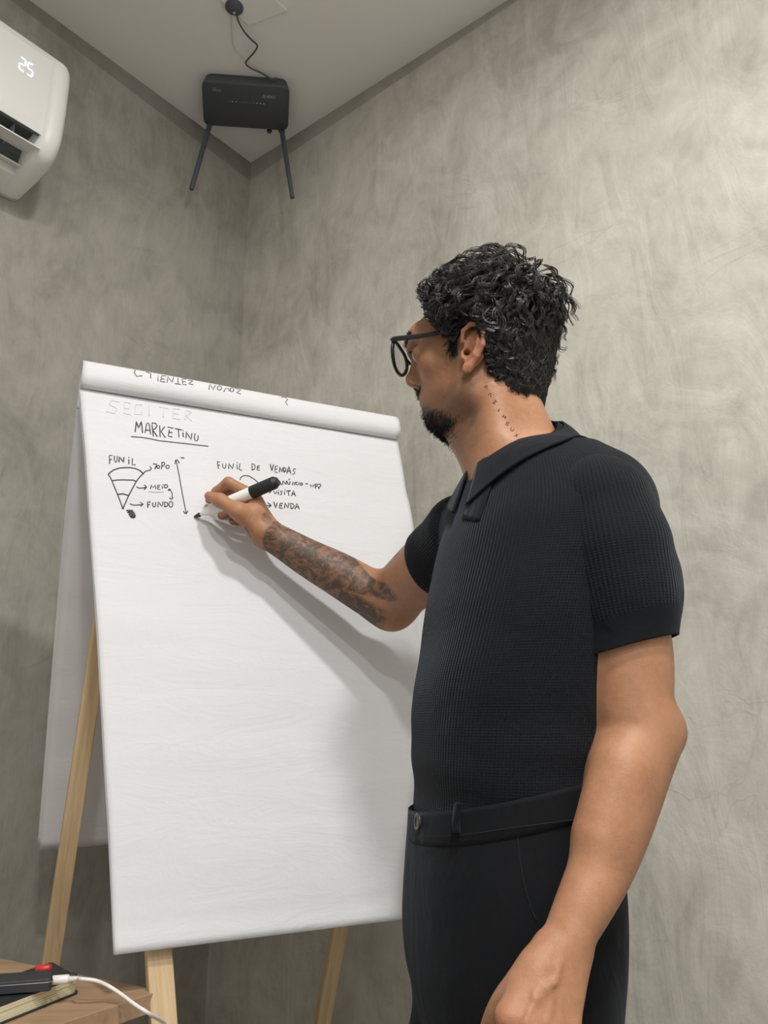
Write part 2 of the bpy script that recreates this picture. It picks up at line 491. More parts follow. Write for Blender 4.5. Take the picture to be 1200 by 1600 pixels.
def surface(field, xs, ys, zs, band=1.35):
    B = 8
    nb = [(len(a) - 1) // B for a in (xs, ys, zs)]
    cx = [0.5 * (a[:-1:B][:n] + a[B::B][:n]) for a, n in zip((xs, ys, zs), nb)]
    hx = [0.5 * (a[B::B][:n] - a[:-1:B][:n]) for a, n in zip((xs, ys, zs), nb)]
    # two-level culling
    G = np.stack(np.meshgrid(*cx, indexing='ij'), -1).reshape(-1, 3)
    H = np.stack(np.meshgrid(*hx, indexing='ij'), -1).reshape(-1, 3)
    I = np.stack(np.meshgrid(*[np.arange(n) for n in nb], indexing='ij'), -1).reshape(-1, 3)
    rad = np.linalg.norm(H, axis=1)
    d = np.concatenate([field(G[i:i + 200000]) for i in range(0, len(G), 200000)])
    keep = np.abs(d) < rad * band + 0.004
    I, C = I[keep], G[keep]; br = float(rad[keep].max())
    # sort blocks spatially and evaluate in chunks
    o9 = np.arange(9)
    vx, ids, eds = [], [], []
    NX, NY, NZ = len(xs), len(ys), len(zs)
    def gid(i, j, k): return (i.astype(np.int64) * NY + j) * NZ + k
    corners = [(a, b, c) for a in (0, 1) for b in (0, 1) for c in (0, 1)]
    cedges = [(0, 1), (2, 3), (4, 5), (6, 7), (0, 2), (1, 3), (4, 6), (5, 7), (0, 4), (1, 5), (2, 6), (3, 7)]
    order = np.lexsort((I[:, 0] // 3, I[:, 1] // 3, I[:, 2] // 3)); I, C = I[order], C[order]
    for s in range(0, len(I), 600):
        Ib, Cb = I[s:s + 600], C[s:s + 600]
        xi = Ib[:, 0:1] * B + o9; yi = Ib[:, 1:2] * B + o9; zi = Ib[:, 2:3] * B + o9
        n = len(Ib)
        X = np.empty((n, 9, 9, 9, 3), np.float32)
        X[..., 0] = xs[xi][:, :, None, None]; X[..., 1] = ys[yi][:, None, :, None]; X[..., 2] = zs[zi][:, None, None, :]
        D = field(X.reshape(n, 729, 3), Cb, br).reshape(n, 9, 9, 9)
        S = D < 0
        cc = [S[:, a:a + 8, b:b + 8, c:c + 8] for a, b, c in corners]
        cnt = sum(q.astype(np.int8) for q in cc)
        bb, ii, jj, kk = np.nonzero((cnt > 0) & (cnt < 8))
        if len(bb):
            val = np.stack([D[bb, ii + a, jj + b, kk + c] for a, b, c in corners], 1)
            pos = np.stack([X[bb, ii + a, jj + b, kk + c] for a, b, c in corners], 1)
            acc = np.zeros((len(bb), 3), np.float32); w = np.zeros(len(bb), np.float32)
            for e0, e1 in cedges:
                m = (val[:, e0] < 0) != (val[:, e1] < 0)
                t = val[m, e0] / (val[m, e0] - val[m, e1])
                acc[m] += pos[m, e0] * (1 - t)[:, None] + pos[m, e1] * t[:, None]; w[m] += 1
            vx.append(acc / w[:, None])
            ids.append(gid(Ib[bb, 0] * B + ii, Ib[bb, 1] * B + jj, Ib[bb, 2] * B + kk))
        for ax in range(3):
            s0 = S[:, :8, :8, :8]
            s1 = [S[:, 1:9, :8, :8], S[:, :8, 1:9, :8], S[:, :8, :8, 1:9]][ax]
            bb, ii, jj, kk = np.nonzero(s0 != s1)
            if len(bb):
                eds.append((ax, Ib[bb, 0] * B + ii, Ib[bb, 1] * B + jj, Ib[bb, 2] * B + kk, s0[bb, ii, jj, kk]))
    V = np.concatenate(vx); ids = np.concatenate(ids)
    o = np.argsort(ids); ids = ids[o]; V = V[o]
    F = []
    for ax, i, j, k, inside in eds:
        if ax == 0: q = [(i, j - 1, k - 1), (i, j, k - 1), (i, j, k), (i, j - 1, k)]
        elif ax == 1: q = [(i - 1, j, k - 1), (i - 1, j, k), (i, j, k), (i, j, k - 1)]
        else: q = [(i - 1, j - 1, k), (i, j - 1, k), (i, j, k), (i - 1, j, k)]
        g = np.stack([gid(*t) for t in q], 1)
        p = np.clip(np.searchsorted(ids, g), 0, len(ids) - 1)
        ok = (ids[p] == g).all(1)
        p, ins = p[ok], inside[ok]
        p[~ins] = p[~ins][:, ::-1]
        F.append(p)
    F = np.concatenate(F)
    return V, F

def relax(V, F, it=2, lam=0.5):
    E = np.concatenate([F[:, [0, 1]], F[:, [1, 2]], F[:, [2, 3]], F[:, [3, 0]]])
    n = len(V); V = V.astype(np.float64)
    for _ in range(it):
        acc = np.zeros((n, 3)); c = np.bincount(E[:, 0], minlength=n) + np.bincount(E[:, 1], minlength=n)
        for a in range(3):
            acc[:, a] = np.bincount(E[:, 0], V[E[:, 1], a], n) + np.bincount(E[:, 1], V[E[:, 0], a], n)
        V = V + lam * (acc / np.maximum(c, 1)[:, None] - V)
    return V

def garment(field, axes, cuts, t, name, fold=None):
    """outer face of a solid, cut open by the given functions (kept where < 0), given thickness t inwards"""
    V, F = surface(field, *axes); V = relax(V, F, 2, .5)
    if fold is not None: V = V + field.grad(V) * fold(V)[:, None]
    C = np.stack([c(V) for c in cuts], 1); c = C.max(1)
    F = F[(c[F] < 0).any(1)]
    for _ in range(3):
        for cf in cuts:
            d = cf(V); m = (d > 0) & (d < .02)
            if m.any():
                g = np.zeros((m.sum(), 3))
                for i in range(3):
                    D = np.zeros(3); D[i] = 4e-4
                    g[:, i] = (cf(V[m] + D) - cf(V[m] - D)) / 8e-4
                g2 = (g * g).sum(1) + 1e-9
                V[m] -= (d[m] / g2)[:, None] * g
    used = np.unique(F); mp = np.full(len(V), -1); mp[used] = np.arange(len(used)); V = V[used]; F = mp[F]
    E = np.concatenate([F[:, [0, 1]], F[:, [1, 2]], F[:, [2, 3]], F[:, [3, 0]]])
    key = np.sort(E, 1); k = key[:, 0].astype(np.int64) * len(V) + key[:, 1]
    u, inv, cnt = np.unique(k, return_inverse=True, return_counts=True)
    be = E[cnt[inv] == 1]
    # smooth the cut border along itself
    for _ in range(3):
        acc = np.zeros((len(V), 3)); n = np.zeros(len(V))
        for a, b in ((0, 1), (1, 0)):
            np.add.at(acc, be[:, a], V[be[:, b]]); np.add.at(n, be[:, a], 1)
        m = n > 0
        V[m] = V[m] * .5 + .5 * acc[m] / n[m][:, None]
    N = field.grad(V)
    V2 = V - N * t
    n = len(V)
    side = np.stack([be[:, 1], be[:, 0], be[:, 0] + n, be[:, 1] + n], 1)
    return np.concatenate([V, V2]), np.concatenate([F, F[:, ::-1] + n, side])

# ------------------------------------------------------------------ the man: measurements
BETA = math.radians(26)                       # he looks away to the board
HF = np.array([-math.cos(BETA), math.sin(BETA), 0.17]); HF /= np.linalg.norm(HF)
HL = unit(np.cross([0, 0, 1], HF)); HU = np.cross(HF, HL)
HR = np.stack([HF, HL, HU], 1)                # columns
HC = np.array([0.141, 0.985, 1.565])
# the face below the brow is a little shorter than the construction lines
def _zf(x, z, inv=False):
    w = np.clip(np.asarray(x, float) / .045, 0, 1) * .14
    k = 1 / (1 - w) if inv else 1 - w
    return np.where(z < .03, .03 + (z - .03) * k, z)
def _zs(x): return .007 * np.clip(np.asarray(x, float) / .09, 0, 1.2)
def _xs(x, z): return .17 * (np.asarray(z, float) + .015) * np.clip(np.asarray(x, float) / .05, 0, 1)
def H(x, y, z): return HC + HR @ np.array([x + float(_xs(x, z)), y, float(_zf(x, z) + _zs(x))], float)
def HP(P):
    P = np.array(P, float); x0 = P[..., 0].copy(); z0 = P[..., 2].copy(); P[..., 2] = _zf(x0, z0) + _zs(x0); P[..., 0] = x0 + _xs(x0, z0); return HC + P @ HR.T
def toH(X):
    h = (np.asarray(X) - HC) @ HR; h = np.array(h); h[..., 2] -= _zs(h[..., 0]); h[..., 2] = _zf(h[..., 0], h[..., 2], True); h[..., 0] -= _xs(h[..., 0], h[..., 2]); return h

RINGS = np.array([  # z, cx, cy, half width, half depth, yaw
    (0.76, 0.138, 0.965, 0.118, 0.080, 9),
    (0.80, 0.139, 0.965, 0.150, 0.103, 9),
    (0.84, 0.140, 0.965, 0.156, 0.110, 10),
    (0.93, 0.144, 0.965, 0.152, 0.109, 11),
    (1.01, 0.146, 0.965, 0.142, 0.104, 12),
    (1.12, 0.152, 0.962, 0.150, 0.110, 14),
    (1.23, 0.174, 0.960, 0.160, 0.110, 17),
    (1.31, 0.190, 0.962, 0.164, 0.106, 19),
    (1.36, 0.195, 0.965, 0.150, 0.100, 20),
    (1.405, 0.198, 0.965, 0.110, 0.080, 20),
    (1.45, 0.200, 0.965, 0.070, 0.055, 20)], float)
_zz = np.linspace(RINGS[0, 0], RINGS[-1, 0], 160)
def _sm(col):
    y = np.interp(_zz, RINGS[:, 0], RINGS[:, col]); k = np.ones(21) / 21
    return np.convolve(np.pad(y, 10, 'edge'), k, 'valid')
_T = {c: _sm(c) for c in range(1, 6)}
def ring_at(z):
    return [np.interp(z, _zz, _T[c]) for c in range(1, 6)]
def ring_local(X):
    z = X[..., 2]
    cx, cy, a, b, yw = ring_at(z); yw = np.radians(yw)
    dx, dy = X[..., 0] - cx, X[..., 1] - cy
    v = -dx * np.cos(yw) - dy * np.sin(yw)        # forward
    u = dx * np.sin(yw) - dy * np.cos(yw)         # to his left
    return u, v, a, b
def torso_fn(off, z0, z1, n=2.35):
    def f(X):
        u, v, a, b = ring_local(X); a = a + off; b = b + off
        k0 = ((np.abs(u) / a) ** n + (np.abs(v) / b) ** n) ** (1 / n) + 1e-6
        k1 = np.sqrt((u / a ** 2) ** 2 + (v / b ** 2) ** 2) + 1e-6
        d = k0 * (k0 - 1) / k1
        z = X[..., 2]
        return np.maximum(d, np.maximum(z - z1, z0 - z))
    return f

NB = np.array([0.188, 0.965, 1.412])          # base of the neck
LT = np.array([math.sin(math.radians(19)), -math.cos(math.radians(19)), 0]); FT = np.array([-LT[1] * -1, 0, 0])
FT = np.array([-math.cos(math.radians(19)), -math.sin(math.radians(19)), 0])
# near (his left) arm
SL = at(950, 778, 0.855); UL = at(979, 1010, 0.845); EL = at(999, 1150, 0.835)
F1 = at(976, 1246, 0.815); F2 = at(944, 1343, 0.795); F3 = at(908, 1422, 0.775); WL = at(880, 1478, 0.765)
# far (his right) arm
SR = np.array([0.118, 1.115, 1.368]); ER = at(617, 932, 1.300); WR = at(416, 833, 1.290)

# ------------------------------------------------------------------ skin
body = Field()
body.fn(torso_fn(-0.008, 0.80, 1.425), (0.17, 0.965, 1.13), 0.42, 0.02)
body.cap(NB + LT * .05 - [0, 0, .022], at(936, 800, .862), 0.040, 0.044, 0.04)
body.cap(NB - LT * .05 - [0, 0, .022], SR, 0.040, 0.044, 0.04)
body.cap(NB + [0.0, 0, -.01], H(-0.026, 0, -0.045), 0.061, 0.054, 0.03)
body.cap(NB + FT * .035, H(0.015, 0, -0.085), 0.040, 0.036, 0.03)                  # throat
body.cap(NB + LT * .03 + FT * .05, H(-0.035, 0.052, -0.045), 0.012, 0.016, 0.03)    # neck muscle
# near arm
NEAR_ARM = [at(938, 802, .860), at(952, 880, .85), UL, at(988, 1090, .838), EL, F1, F2, F3, WL]
body.poly(NEAR_ARM, [.045, .0495, .0475, .0420, .0392, .0352, .0302, .0250, .0205], 0.02)
body.cap(EL, at(1040, 1143, .842), 0.031, 0.016, 0.03)                              # point of the elbow
body.cap(at(968, 1205, .805), at(935, 1300, .79), 0.024, 0.018, 0.03)                 # forearm muscle
body.ell(at(898, 1470, .757), (0.008, 0.008, 0.008), None, 0.016)                     # wrist bone
# near hand (back of the hand towards the camera)
LHm = [at(797, 1590, .728), at(826, 1606, .722), at(858, 1610, .727), at(885, 1600, .738)]
for q, (m, r) in enumerate(zip(LHm, (.0125, .0125, .012, .0115))):
    body.cap(WL + (m - WL) * .10 + (LHm[3] - LHm[0]) * (q - 1.5) * .12, m, 0.0165, r, 0.009)
    d1 = np.array([-.010, .012, -.043]) * (1.0 if q in (1, 2) else .9); d2 = np.array([.010, .022, -.020]); d3 = np.array([.014, .012, -.006])
    j1 = m + d1 + np.array([0.002, 0, 0]) * q; j2 = j1 + d2; j3 = j2 + d3
    body.chain([m, j1, j2, j3], [r - .001, .0092, .0085, .0075], 0.006)
tb = [at(838, 1520, .752), at(792, 1565, .757), at(768, 1610, .772), at(762, 1650, .785)]
body.poly(tb, [.017, .0130, .0105, .009], 0.012)
# veins on the back of the near hand, following its surface
def vein(pix, r):
    P = np.array([body.hit(x, y) for x, y in smooth_path([(x, y, 0) for x, y in pix], 4)[:, :2]])
    body.poly(P, np.full(len(P), r), 0.004, n=2)
veins = [([(876, 1502), (870, 1530), (856, 1546), (838, 1562), (826, 1584), (818, 1604)], .0013), ([(866, 1537), (848, 1540), (834, 1552), (838, 1562)], .0012), ([(856, 1546), (862, 1566), (856, 1596)], .0011)]
for pix_, r_ in veins: vein(pix_, r_)
# far arm
body.poly([SR, SR * .5 + ER * .5, ER, at(612, 938, 1.300)], [.052, .0505, .0465, .0415], 0.02)
ERb = at(612, 948, 1.300)
RF = [ERb, at(575, 925, 1.300), at(530, 898, 1.298), at(482, 872, 1.296), at(445, 850, 1.293), WR]
body.poly(RF, [.0405, .0400, .0375, .0325, .0280, .0255], 0.02)

# far hand with the pen grip (root point inside the palm, each finger its own chain)
PEN0 = at(303, 808, 1.302); PEN1 = at(434, 752, 1.243); PD = unit(PEN1 - PEN0)
IM = at(396, 775, 1.278); MM = at(402, 789, 1.292); RM = at(406, 803, 1.304); PM = at(410, 814, 1.312)
for q, (m, r) in enumerate(zip((IM, MM, RM, PM), (.0125, .012, .0115, .011))):
    body.cap(WR + np.array([0, .008, 0]) * (q - 1.5), m, .019, r, .014)
body.chain([IM, at(357, 754, 1.281), at(339, 768, 1.296), at(327, 781, 1.305)], [.0112, .0098, .0088, .0074], .004)
body.chain([MM, at(371, 762, 1.300), at(350, 780, 1.312), at(336, 793, 1.318)], [.011, .0095, .0088, .0074], .004)
body.chain([RM, at(384, 786, 1.315), at(362, 797, 1.324), at(346, 806, 1.326)], [.0108, .0092, .0086, .0074], .004)
body.chain([PM, at(396, 806, 1.324), at(378, 812, 1.332), at(362, 816, 1.336)], [.010, .0086, .008, .007], .004)
body.chain([at(404, 828, 1.276), at(372, 799, 1.252), at(344, 782, 1.259), at(327, 775, 1.270)], [.0165, .0128, .0108, .0084], .010)
body.cap(at(398, 800, 1.268), at(378, 800, 1.262), .014, .012, .014)                 # ball of the thumb to the index

# head
b = body
b.ell(H(-.001, 0, .046), (.079, .073, .082), HR, .02)
b.ell(H(-.026, 0, .020), (.052, .066, .070), HR, .03)
b.ell(H(.047, 0, .040), (.060, .060, .060), HR, .02)
b.ell(H(.040, 0, -.020), (.048, .053, .068), HR, .02)
for s in (-1, 1):
    b.cap(H(-.004, s * .049, -.048), H(.050, s * .020, -.081), .016, .016, .022)
    b.cap(H(-.002, s * .050, -.048), H(-.002, s * .056, -.005), .013, .010, .03)
    b.ell(H(.060, s * .041, -.008), (.020, .018, .016), HR, .02)
    b.cap(H(.101, s * .012, .034), H(.084, s * .042, .035), .010, .009, .014)
    b.ell(H(.099, s * .032, .012), (.018, .017, .013), HR, .010, 's')
    b.ell(H(.1000, s * .050, .013), (.017, .017, .012), HR, .012, 's')
b.cap(H(.097, 0, .034), H(.096, 0, .060), .012, .018, .02)
b.cap(H(.068, -.008, -.083), H(.068, .008, -.083), .0180, .0180, .02)               # chin
b.ell(H(.069, 0, -.050), (.027, .028, .028), HR, .016)
b.chain([H(.088, 0, .022), H(.101, 0, .002), H(.112, 0, -.017)], [.0070, .0080, .0100], .010)
b.cap(H(.108, 0, -.021), H(.094, 0, -.026), .0098, .0085, .008)
for s in (-1, 1):
    b.ell(H(.099, s * .0115, -.0235), (.0105, .0065, .0080), HR, .006)
    b.ell(H(.103, s * .0065, -.0325), (.0050, .0032, .0045), HR, .003, 's')
b.cap(H(.0910, -.012, -.0500), H(.0910, .012, -.0500), .0068, .0068, .006)             # upper lip
b.cap(H(.0875, -.010, -.0620), H(.0875, .010, -.0620), .0075, .0075, .006)
b.cap(H(.074, -.022, -.0560), H(.074, .022, -.0560), .006, .006, .01)
b.cap(H(.1015, -.020, -.0562), H(.1015, .020, -.0562), .0035, .0035, .004, 's')
# eyelids
for s in (-1, 1):
    b.ell(H(.0815, s * .032, .012), (.0140, .0150, .0130), HR, .004)
    b.cap(H(.0990, s * .024, .0105), H(.0970, s * .040, .0110), .0036, .0030, .002, 's')
# ears
for s in (-1, 1):
    E = lambda x, z, y=0.0: H(x, s * (.076 + y), z)
    # flat shell then the rim, the inner fold, the lobe and the canal
    b.ell(E(-.012, .004, .002), (.0165, .0045, .027), HR, .006)
    rim = [E(.006, .013, .004), E(.004, .026, .009), E(-.006, .034, .012), E(-.018, .032, .0135), E(-.026, .020, .0135), E(-.0265, .004, .0115), E(-.020, -.011, .0085), E(-.012, -.021, .006)]
    b.chain(rim, [.0028, .0032, .0034, .0036, .0036, .0036, .0036, .0040], .0022)
    b.ell(E(-.007, -.025, .005), (.0075, .0042, .0085), HR, .006)
    b.chain([E(-.017, .022, .0105), E(-.019, .008, .0105), E(-.015, -.007, .009), E(-.008, -.014, .007)], [.0026, .003, .003, .0024], .003)
    b.cap(E(.003, -.003, .004), E(.001, -.010, .005), .0035, .003, .004)
    b.ell(E(-.006, .000, .007), (.0070, .006, .0115), HR, .004, 's')
    b.cap(E(-.003, -.001, .004), E(.004, -.001, -.012), .0042, .003, .002, 's')
    b.cap(E(-.010, .021, .013), E(-.020, .024, .016), .0028, .0024, .003, 's')

import time as _t
_t0 = _t.time()
xs = axis_coords([(-0.375, -0.14, .0017), (-0.14, 0.0, .0026), (0.0, 0.31, .0019)])
ys = axis_coords([(0.68, 0.86, .0022), (0.86, 1.16, .0017), (1.16, 1.24, .0026), (1.24, 1.36, .0017)])
zs = axis_coords([(0.77, 0.80, .0025), (0.80, 0.90, .0020), (0.90, 1.38, .0028), (1.38, 1.74, .0016)])
BV, BF = surface(body, xs, ys, zs)
BV = relax(BV, BF, 2, 0.5)
print('body', len(BV), len(BF), _t.time() - _t0)

def mat_skin():
    m, nt, bs = new_mat('tan_skin'); g = NT(nt)
    v = g.coord((1, 1, 1))
    n = g.noise(v, 22.0, 4); fine = g.noise(v, 900.0, 3)
    base = g.ramp(n, [(0.35, (0.345, 0.163, 0.086)), (0.65, (0.415, 0.208, 0.113))])
    base = g.mix(g.math('MULTIPLY', g.attr('red'), 0.6), base, (0.50, 0.17, 0.11))
    # beard shadow
    base = g.mix(g.math('MULTIPLY', g.math('SUBTRACT', g.noise(v, 160.0, 5, 0.65), 0.42), 1.6, clamp=True), base, (0.465, 0.243, 0.142))
    speck = g.noise(v, 1400.0, 2)
    st = g.math('MULTIPLY', g.attr('stubble'), g.math('ADD', 0.42, g.math('MULTIPLY', speck, 0.9)), clamp=True)
    base = g.mix(g.math('MULTIPLY', st, 0.80), base, (0.050, 0.036, 0.030))
    # sleeve tattoo: shaded shapes
    tv = g.coord((1, 1, 1.3), (0.4, 0.1, 0.2))
    t1 = g.noise(tv, 30.0, 4, 0.6, 2.2); t2 = g.noise(tv, 75.0, 3, 0.6, 1.5)
    ink = g.math('ADD', g.math('MULTIPLY', t1, 0.75), g.math('MULTIPLY', t2, 0.35))
    inkm = g.math('MULTIPLY', g.math('SUBTRACT', ink, 0.46), 7.0, clamp=True)
    inkm = g.math('ADD', g.math('MULTIPLY', inkm, 0.50), 0.44)
    tat = g.math('MULTIPLY', g.attr('tattoo'), inkm, clamp=True)
    base = g.mix(g.math('MULTIPLY', tat, 0.93), base, (0.040, 0.040, 0.036))
    nt.links.new(base, bs.inputs['Base Color'])
    bs.inputs['Roughness'].default_value = 0.50
    bs.inputs['Specular IOR Level'].default_value = 0.38
    bs.inputs['Subsurface Weight'].default_value = 0.12
    bs.inputs['Subsurface Radius'].default_value = (0.010, 0.004, 0.002)
    bs.inputs['Subsurface Scale'].default_value = 0.6
    hair = g.noise(g.coord((260, 260, 60), (0.3, 0.5, 0.0)), 1.0, 3)
    h = g.math('ADD', fine, g.math('MULTIPLY', hair, 0.8))
    nt.links.new(g.bump(h, 0.40, 0.0008, g.bump(g.noise(v, 60.0, 3), 0.25, 0.002)), bs.inputs['Normal'])
    return m
M_SKIN = mat_skin()

def sstep(a, b_, x):
    t = np.clip((x - a) / (b_ - a), 0, 1); return t * t * (3 - 2 * t)

def vnoise(P, s, seed=0):
    """cheap smooth pseudo-noise in [-1,1] from sums of sines"""
    r = np.random.RandomState(seed); o = np.zeros(len(P))
    for _ in range(6):
        k = r.normal(size=3); k = k / np.linalg.norm(k) * s * r.uniform(.6, 1.6)
        o += np.sin(P @ k + r.uniform(0, 6.28))
    return o / 3.0

person = empty('person', (0.15, 0.965, 0.0))
tag(person, 'man with curly dark hair in a black polo and glasses, writing on the pad', 'person')
me = mesh_np('body', BV, BF)
h = toH(BV)
hx, hy, hz = h[:, 0], np.abs(h[:, 1]), h[:, 2]
inhead = (np.linalg.norm(h - [0.0, 0, -.03], axis=1) < .17) & ((hy < .073) | (hz < -.030))
wob = vnoise(h, 90, 3) * .006
# stubble: jaw and chin, moustache, sideburn
line = -.030 - .030 * sstep(.0, .06, hx) + wob
st = sstep(0.012, -0.016, hz - line) * sstep(-.03, -.008, hx - (hz + .05) * .1) * sstep(-.150, -.112, hz) * .68
chin = sstep(.040, .026, np.linalg.norm((h - [.056, 0, -.091]) * [.78, .75, 1.0], axis=1) * 1.15 + wob) * sstep(-.066, -.074, hz)
must = sstep(.030, .020, hy) * sstep(-.033, -.037, hz) * sstep(-.0485, -.0455, hz) * sstep(.07, .08, hx)
side = sstep(.016, .010, np.abs(hx - .022 + wob)) * sstep(-.045, -.02, hz) * sstep(.03, .0, hz) * .2
st = np.where(inhead, np.clip(np.maximum.reduce([st, chin, must * .95, side]), 0, 1), 0)
attr(me, 'stubble', st)
lip = np.exp(-((hz + .0565) / .0085) ** 2) * sstep(.026, .02, hy) * sstep(.078, .085, hx)
nose = np.exp(-(np.linalg.norm(h - [.112, 0, -.020], axis=1) / .014) ** 2) * .6
ear = sstep(.074, .082, np.abs(h[:, 1])) * (np.abs(hz) < .05) * (np.abs(hx) < .05) * .55
red = np.where(np.linalg.norm(h, axis=1) < .17, np.maximum.reduce([lip, nose, ear]), 0)
kn = np.zeros(len(BV))
for m in (at(797, 1590, .72), at(327, 777, 1.268), at(348, 806, 1.32)):
    kn = np.maximum(kn, np.exp(-(np.linalg.norm(BV - m, axis=1) / .016) ** 2) * .5)
attr(me, 'red', np.maximum(red, kn))
# tattooed forearm: from the wrist almost to the elbow, with lobed upper edge
ax = ERb - WR; La = np.linalg.norm(ax); ax = ax / La
tt = (BV - WR) @ ax / La
side_u = np.cross(ax, [0, 0, 1]); side_u /= np.linalg.norm(side_u)
vv = ((BV - WR) - ((BV - WR) @ ax)[:, None] * ax) @ np.cross(side_u, ax)
on = (BV[:, 0] < .06) & (BV[:, 1] > 1.2) & (tt > -.5) & (tt < 1.2)
edge = .80 + .16 * np.sin(vv * 95 + 1.2) + vnoise(BV, 150, 5) * .035
ta = sstep(.03, -.01, tt - edge) * sstep(.015, .05, tt + vnoise(BV, 120, 8) * .03)
low = sstep(-.012, -.022, vv) * sstep(1.05, .98, tt) * sstep(.5, .6, tt)
ta = np.maximum(ta, low)
spots = sstep(.28, .5, vnoise(BV, 130, 11)) * (tt > -.12) * (tt < .08) * .8
attr(me, 'tattoo', np.where(on, np.clip(np.maximum(ta, spots), 0, 1), 0))
BODY = link('body', me, M_SKIN, person)

# ------------------------------------------------------------------ clothes
def shell_fn(base, t):
    """thin closed shell whose outer face is the base surface"""
    return lambda X: np.maximum(base(X), -(base(X) + t))

def mat_cloth(name, col, pitch=0.0047, knit=True):
    m, nt, bs = new_mat(name); g = NT(nt)
    v = g.coord((1, 1, 1))
    bs.inputs['Base Color'].default_value = (*col, 1)
    bs.inputs['Roughness'].default_value = 0.85
    bs.inputs['Specular IOR Level'].default_value = 0.16
    bs.inputs['Sheen Weight'].default_value = 0.07
    bs.inputs['Sheen Roughness'].default_value = 0.45
    bs.inputs['Sheen Tint'].default_value = (0.75, 0.85, 1.0, 1)
    if knit:
        u = g.attr('rib_u'); w = g.attr('rib_v'); amt = g.attr('rib_amount')
        s1 = g.math('SINE', g.math('MULTIPLY', u, 2 * math.pi / pitch))
        wob = g.math('SINE', g.math('ADD', g.math('MULTIPLY', w, 2 * math.pi / 0.0030), g.math('MULTIPLY', s1, 1.2)))
        hgt = g.math('ADD', g.math('MULTIPLY', s1, 0.5), g.math('MULTIPLY', g.math('MULTIPLY', wob, g.math('SUBTRACT', 1.0, s1)), 0.14))
        hgt = g.math('MULTIPLY', hgt, amt)
        c = g.mix(g.math('MULTIPLY', g.math('ADD', g.math('MULTIPLY', s1, 0.5), 0.5), amt, clamp=True), col, tuple(min(1, q * 1.25) for q in col))
        nt.links.new(c, bs.inputs['Base Color'])
        n0 = g.bump(g.noise(v, 14.0, 4, 0.5, 0.4), 0.35, 0.010)
        nt.links.new(g.bump(hgt, 1.0, 0.0007, n0), bs.inputs['Normal'])
    else:
        weave = g.noise(g.coord((900, 900, 900)), 1.0, 2)
        n0 = g.bump(g.noise(g.coord((1, 1, .45)), 12.0, 4, 0.55, 0.6), 0.5, 0.014)
        nt.links.new(g.bump(weave, 0.25, 0.0006, n0), bs.inputs['Normal'])
    return m
M_KNIT = mat_cloth('black_rib_knit', (0.0066, 0.0077, 0.0098))
M_KNITFLAT = mat_cloth('black_flat_knit', (0.0080, 0.0094, 0.0115), knit=False)
M_TWILL = mat_cloth('black_twill', (0.0060, 0.0067, 0.0083), knit=False)
M_THREAD = plain('black_seam_thread', (0.016, 0.017, 0.019), 0.9, spec=0.2)
M_HORN = plain('dark_horn_button', (0.035, 0.032, 0.030), 0.3)

def waist_z(X):
    return 0.995 + 0.21 * (X[..., 0] - 0.03) - 0.03 * (X[..., 1] - 0.96)

_t0 = _t.time()
shirt0 = Field()
shirt0.fn(torso_fn(0.002, 0.93, 1.425), (0.17, 0.965, 1.2), 0.40, 0.02)
shirt0.cap(NB + LT * .045 - [0, 0, .030], SL + [-.006, .012, -.004], 0.046, 0.056, 0.04)
shirt0.cap(NB - LT * .045 - [0, 0, .026], SR, 0.046, 0.054, 0.04)
shirt0.cap(NB - FT * .030 + [0, 0, .030], NB - FT * .055 + [0, 0, -.05], .046, .062, .04)
shirt0.cap(NB + [.006, 0, -.055], NB + [.004, 0, -.028], 0.080, 0.072, 0.03)
shirt0.ell(np.array([.262, .925, 1.33]), (.05, .09, .085), None, 0.05)                # shoulder blade
# soft creases
for a, b_, r in ():
    P0, P1 = shirt0.hit(a[0], a[1]), shirt0.hit(b_[0], b_[1])
    shirt0.cap(P0, P1, r, r * .7, 0.012, 's')
# drape over the trousers' waist
neck_hole = Field(); neck_hole.cap(NB + [0, 0, -.02] - FT * .002, H(-0.030, 0, -0.045) + [0, 0, .03], 0.060, 0.060)
class Wrap:
    """a composed shape with the same calling convention as Field (narrow-band culling by blocks happens in surface())"""
    def __init__(s, f): s.f = f
    def __call__(s, X, centers=None, brad=0): return s.f(np.asarray(X, np.float32)).astype(np.float32)
    grad = Field.grad; project = Field.project; hit = Field.hit
xs = axis_coords([(-0.02, 0.34, .0024)]); ys = axis_coords([(0.74, 1.22, .0026)]); zs = axis_coords([(0.94, 1.50, .0026)])
SV, SF = garment(shirt0, (xs, ys, zs), [lambda X: -neck_hole(X), lambda X: waist_z(X) - .014 - X[..., 2]], .0025, 'polo_shirt',
    lambda P: vnoise(P * [1, 1, 1.8] + P[:, [2, 2, 0]] * .6, 26, 3) * .0011 + vnoise(P * [.5, .5, 2.6] + P[:, [2, 0, 0]] * .8, 34, 4) * .0016 * sstep(1.14, 1.05, P[:, 2]) - .0026 * sstep(1.05, 1.01, P[:, 2]))
print('shirt', len(SV), _t.time() - _t0)
shirt = mesh_np('polo_shirt', SV, SF)
u, v, a, b_ = ring_local(SV)
th = np.arctan2(u / a, v / b_)
attr(shirt, 'rib_u', th * 0.142); attr(shirt, 'rib_v', SV[:, 2])
front = (SV - NB) @ FT; lat = (SV - NB) @ LT
yoke = sstep(.13, .07, np.linalg.norm((SV - NB) * [1, 1, .8], axis=1))
attr(shirt, 'rib_amount', 1 - yoke)
SHIRT = link('polo_shirt', shirt, M_KNIT, person)
SURF = shirt0

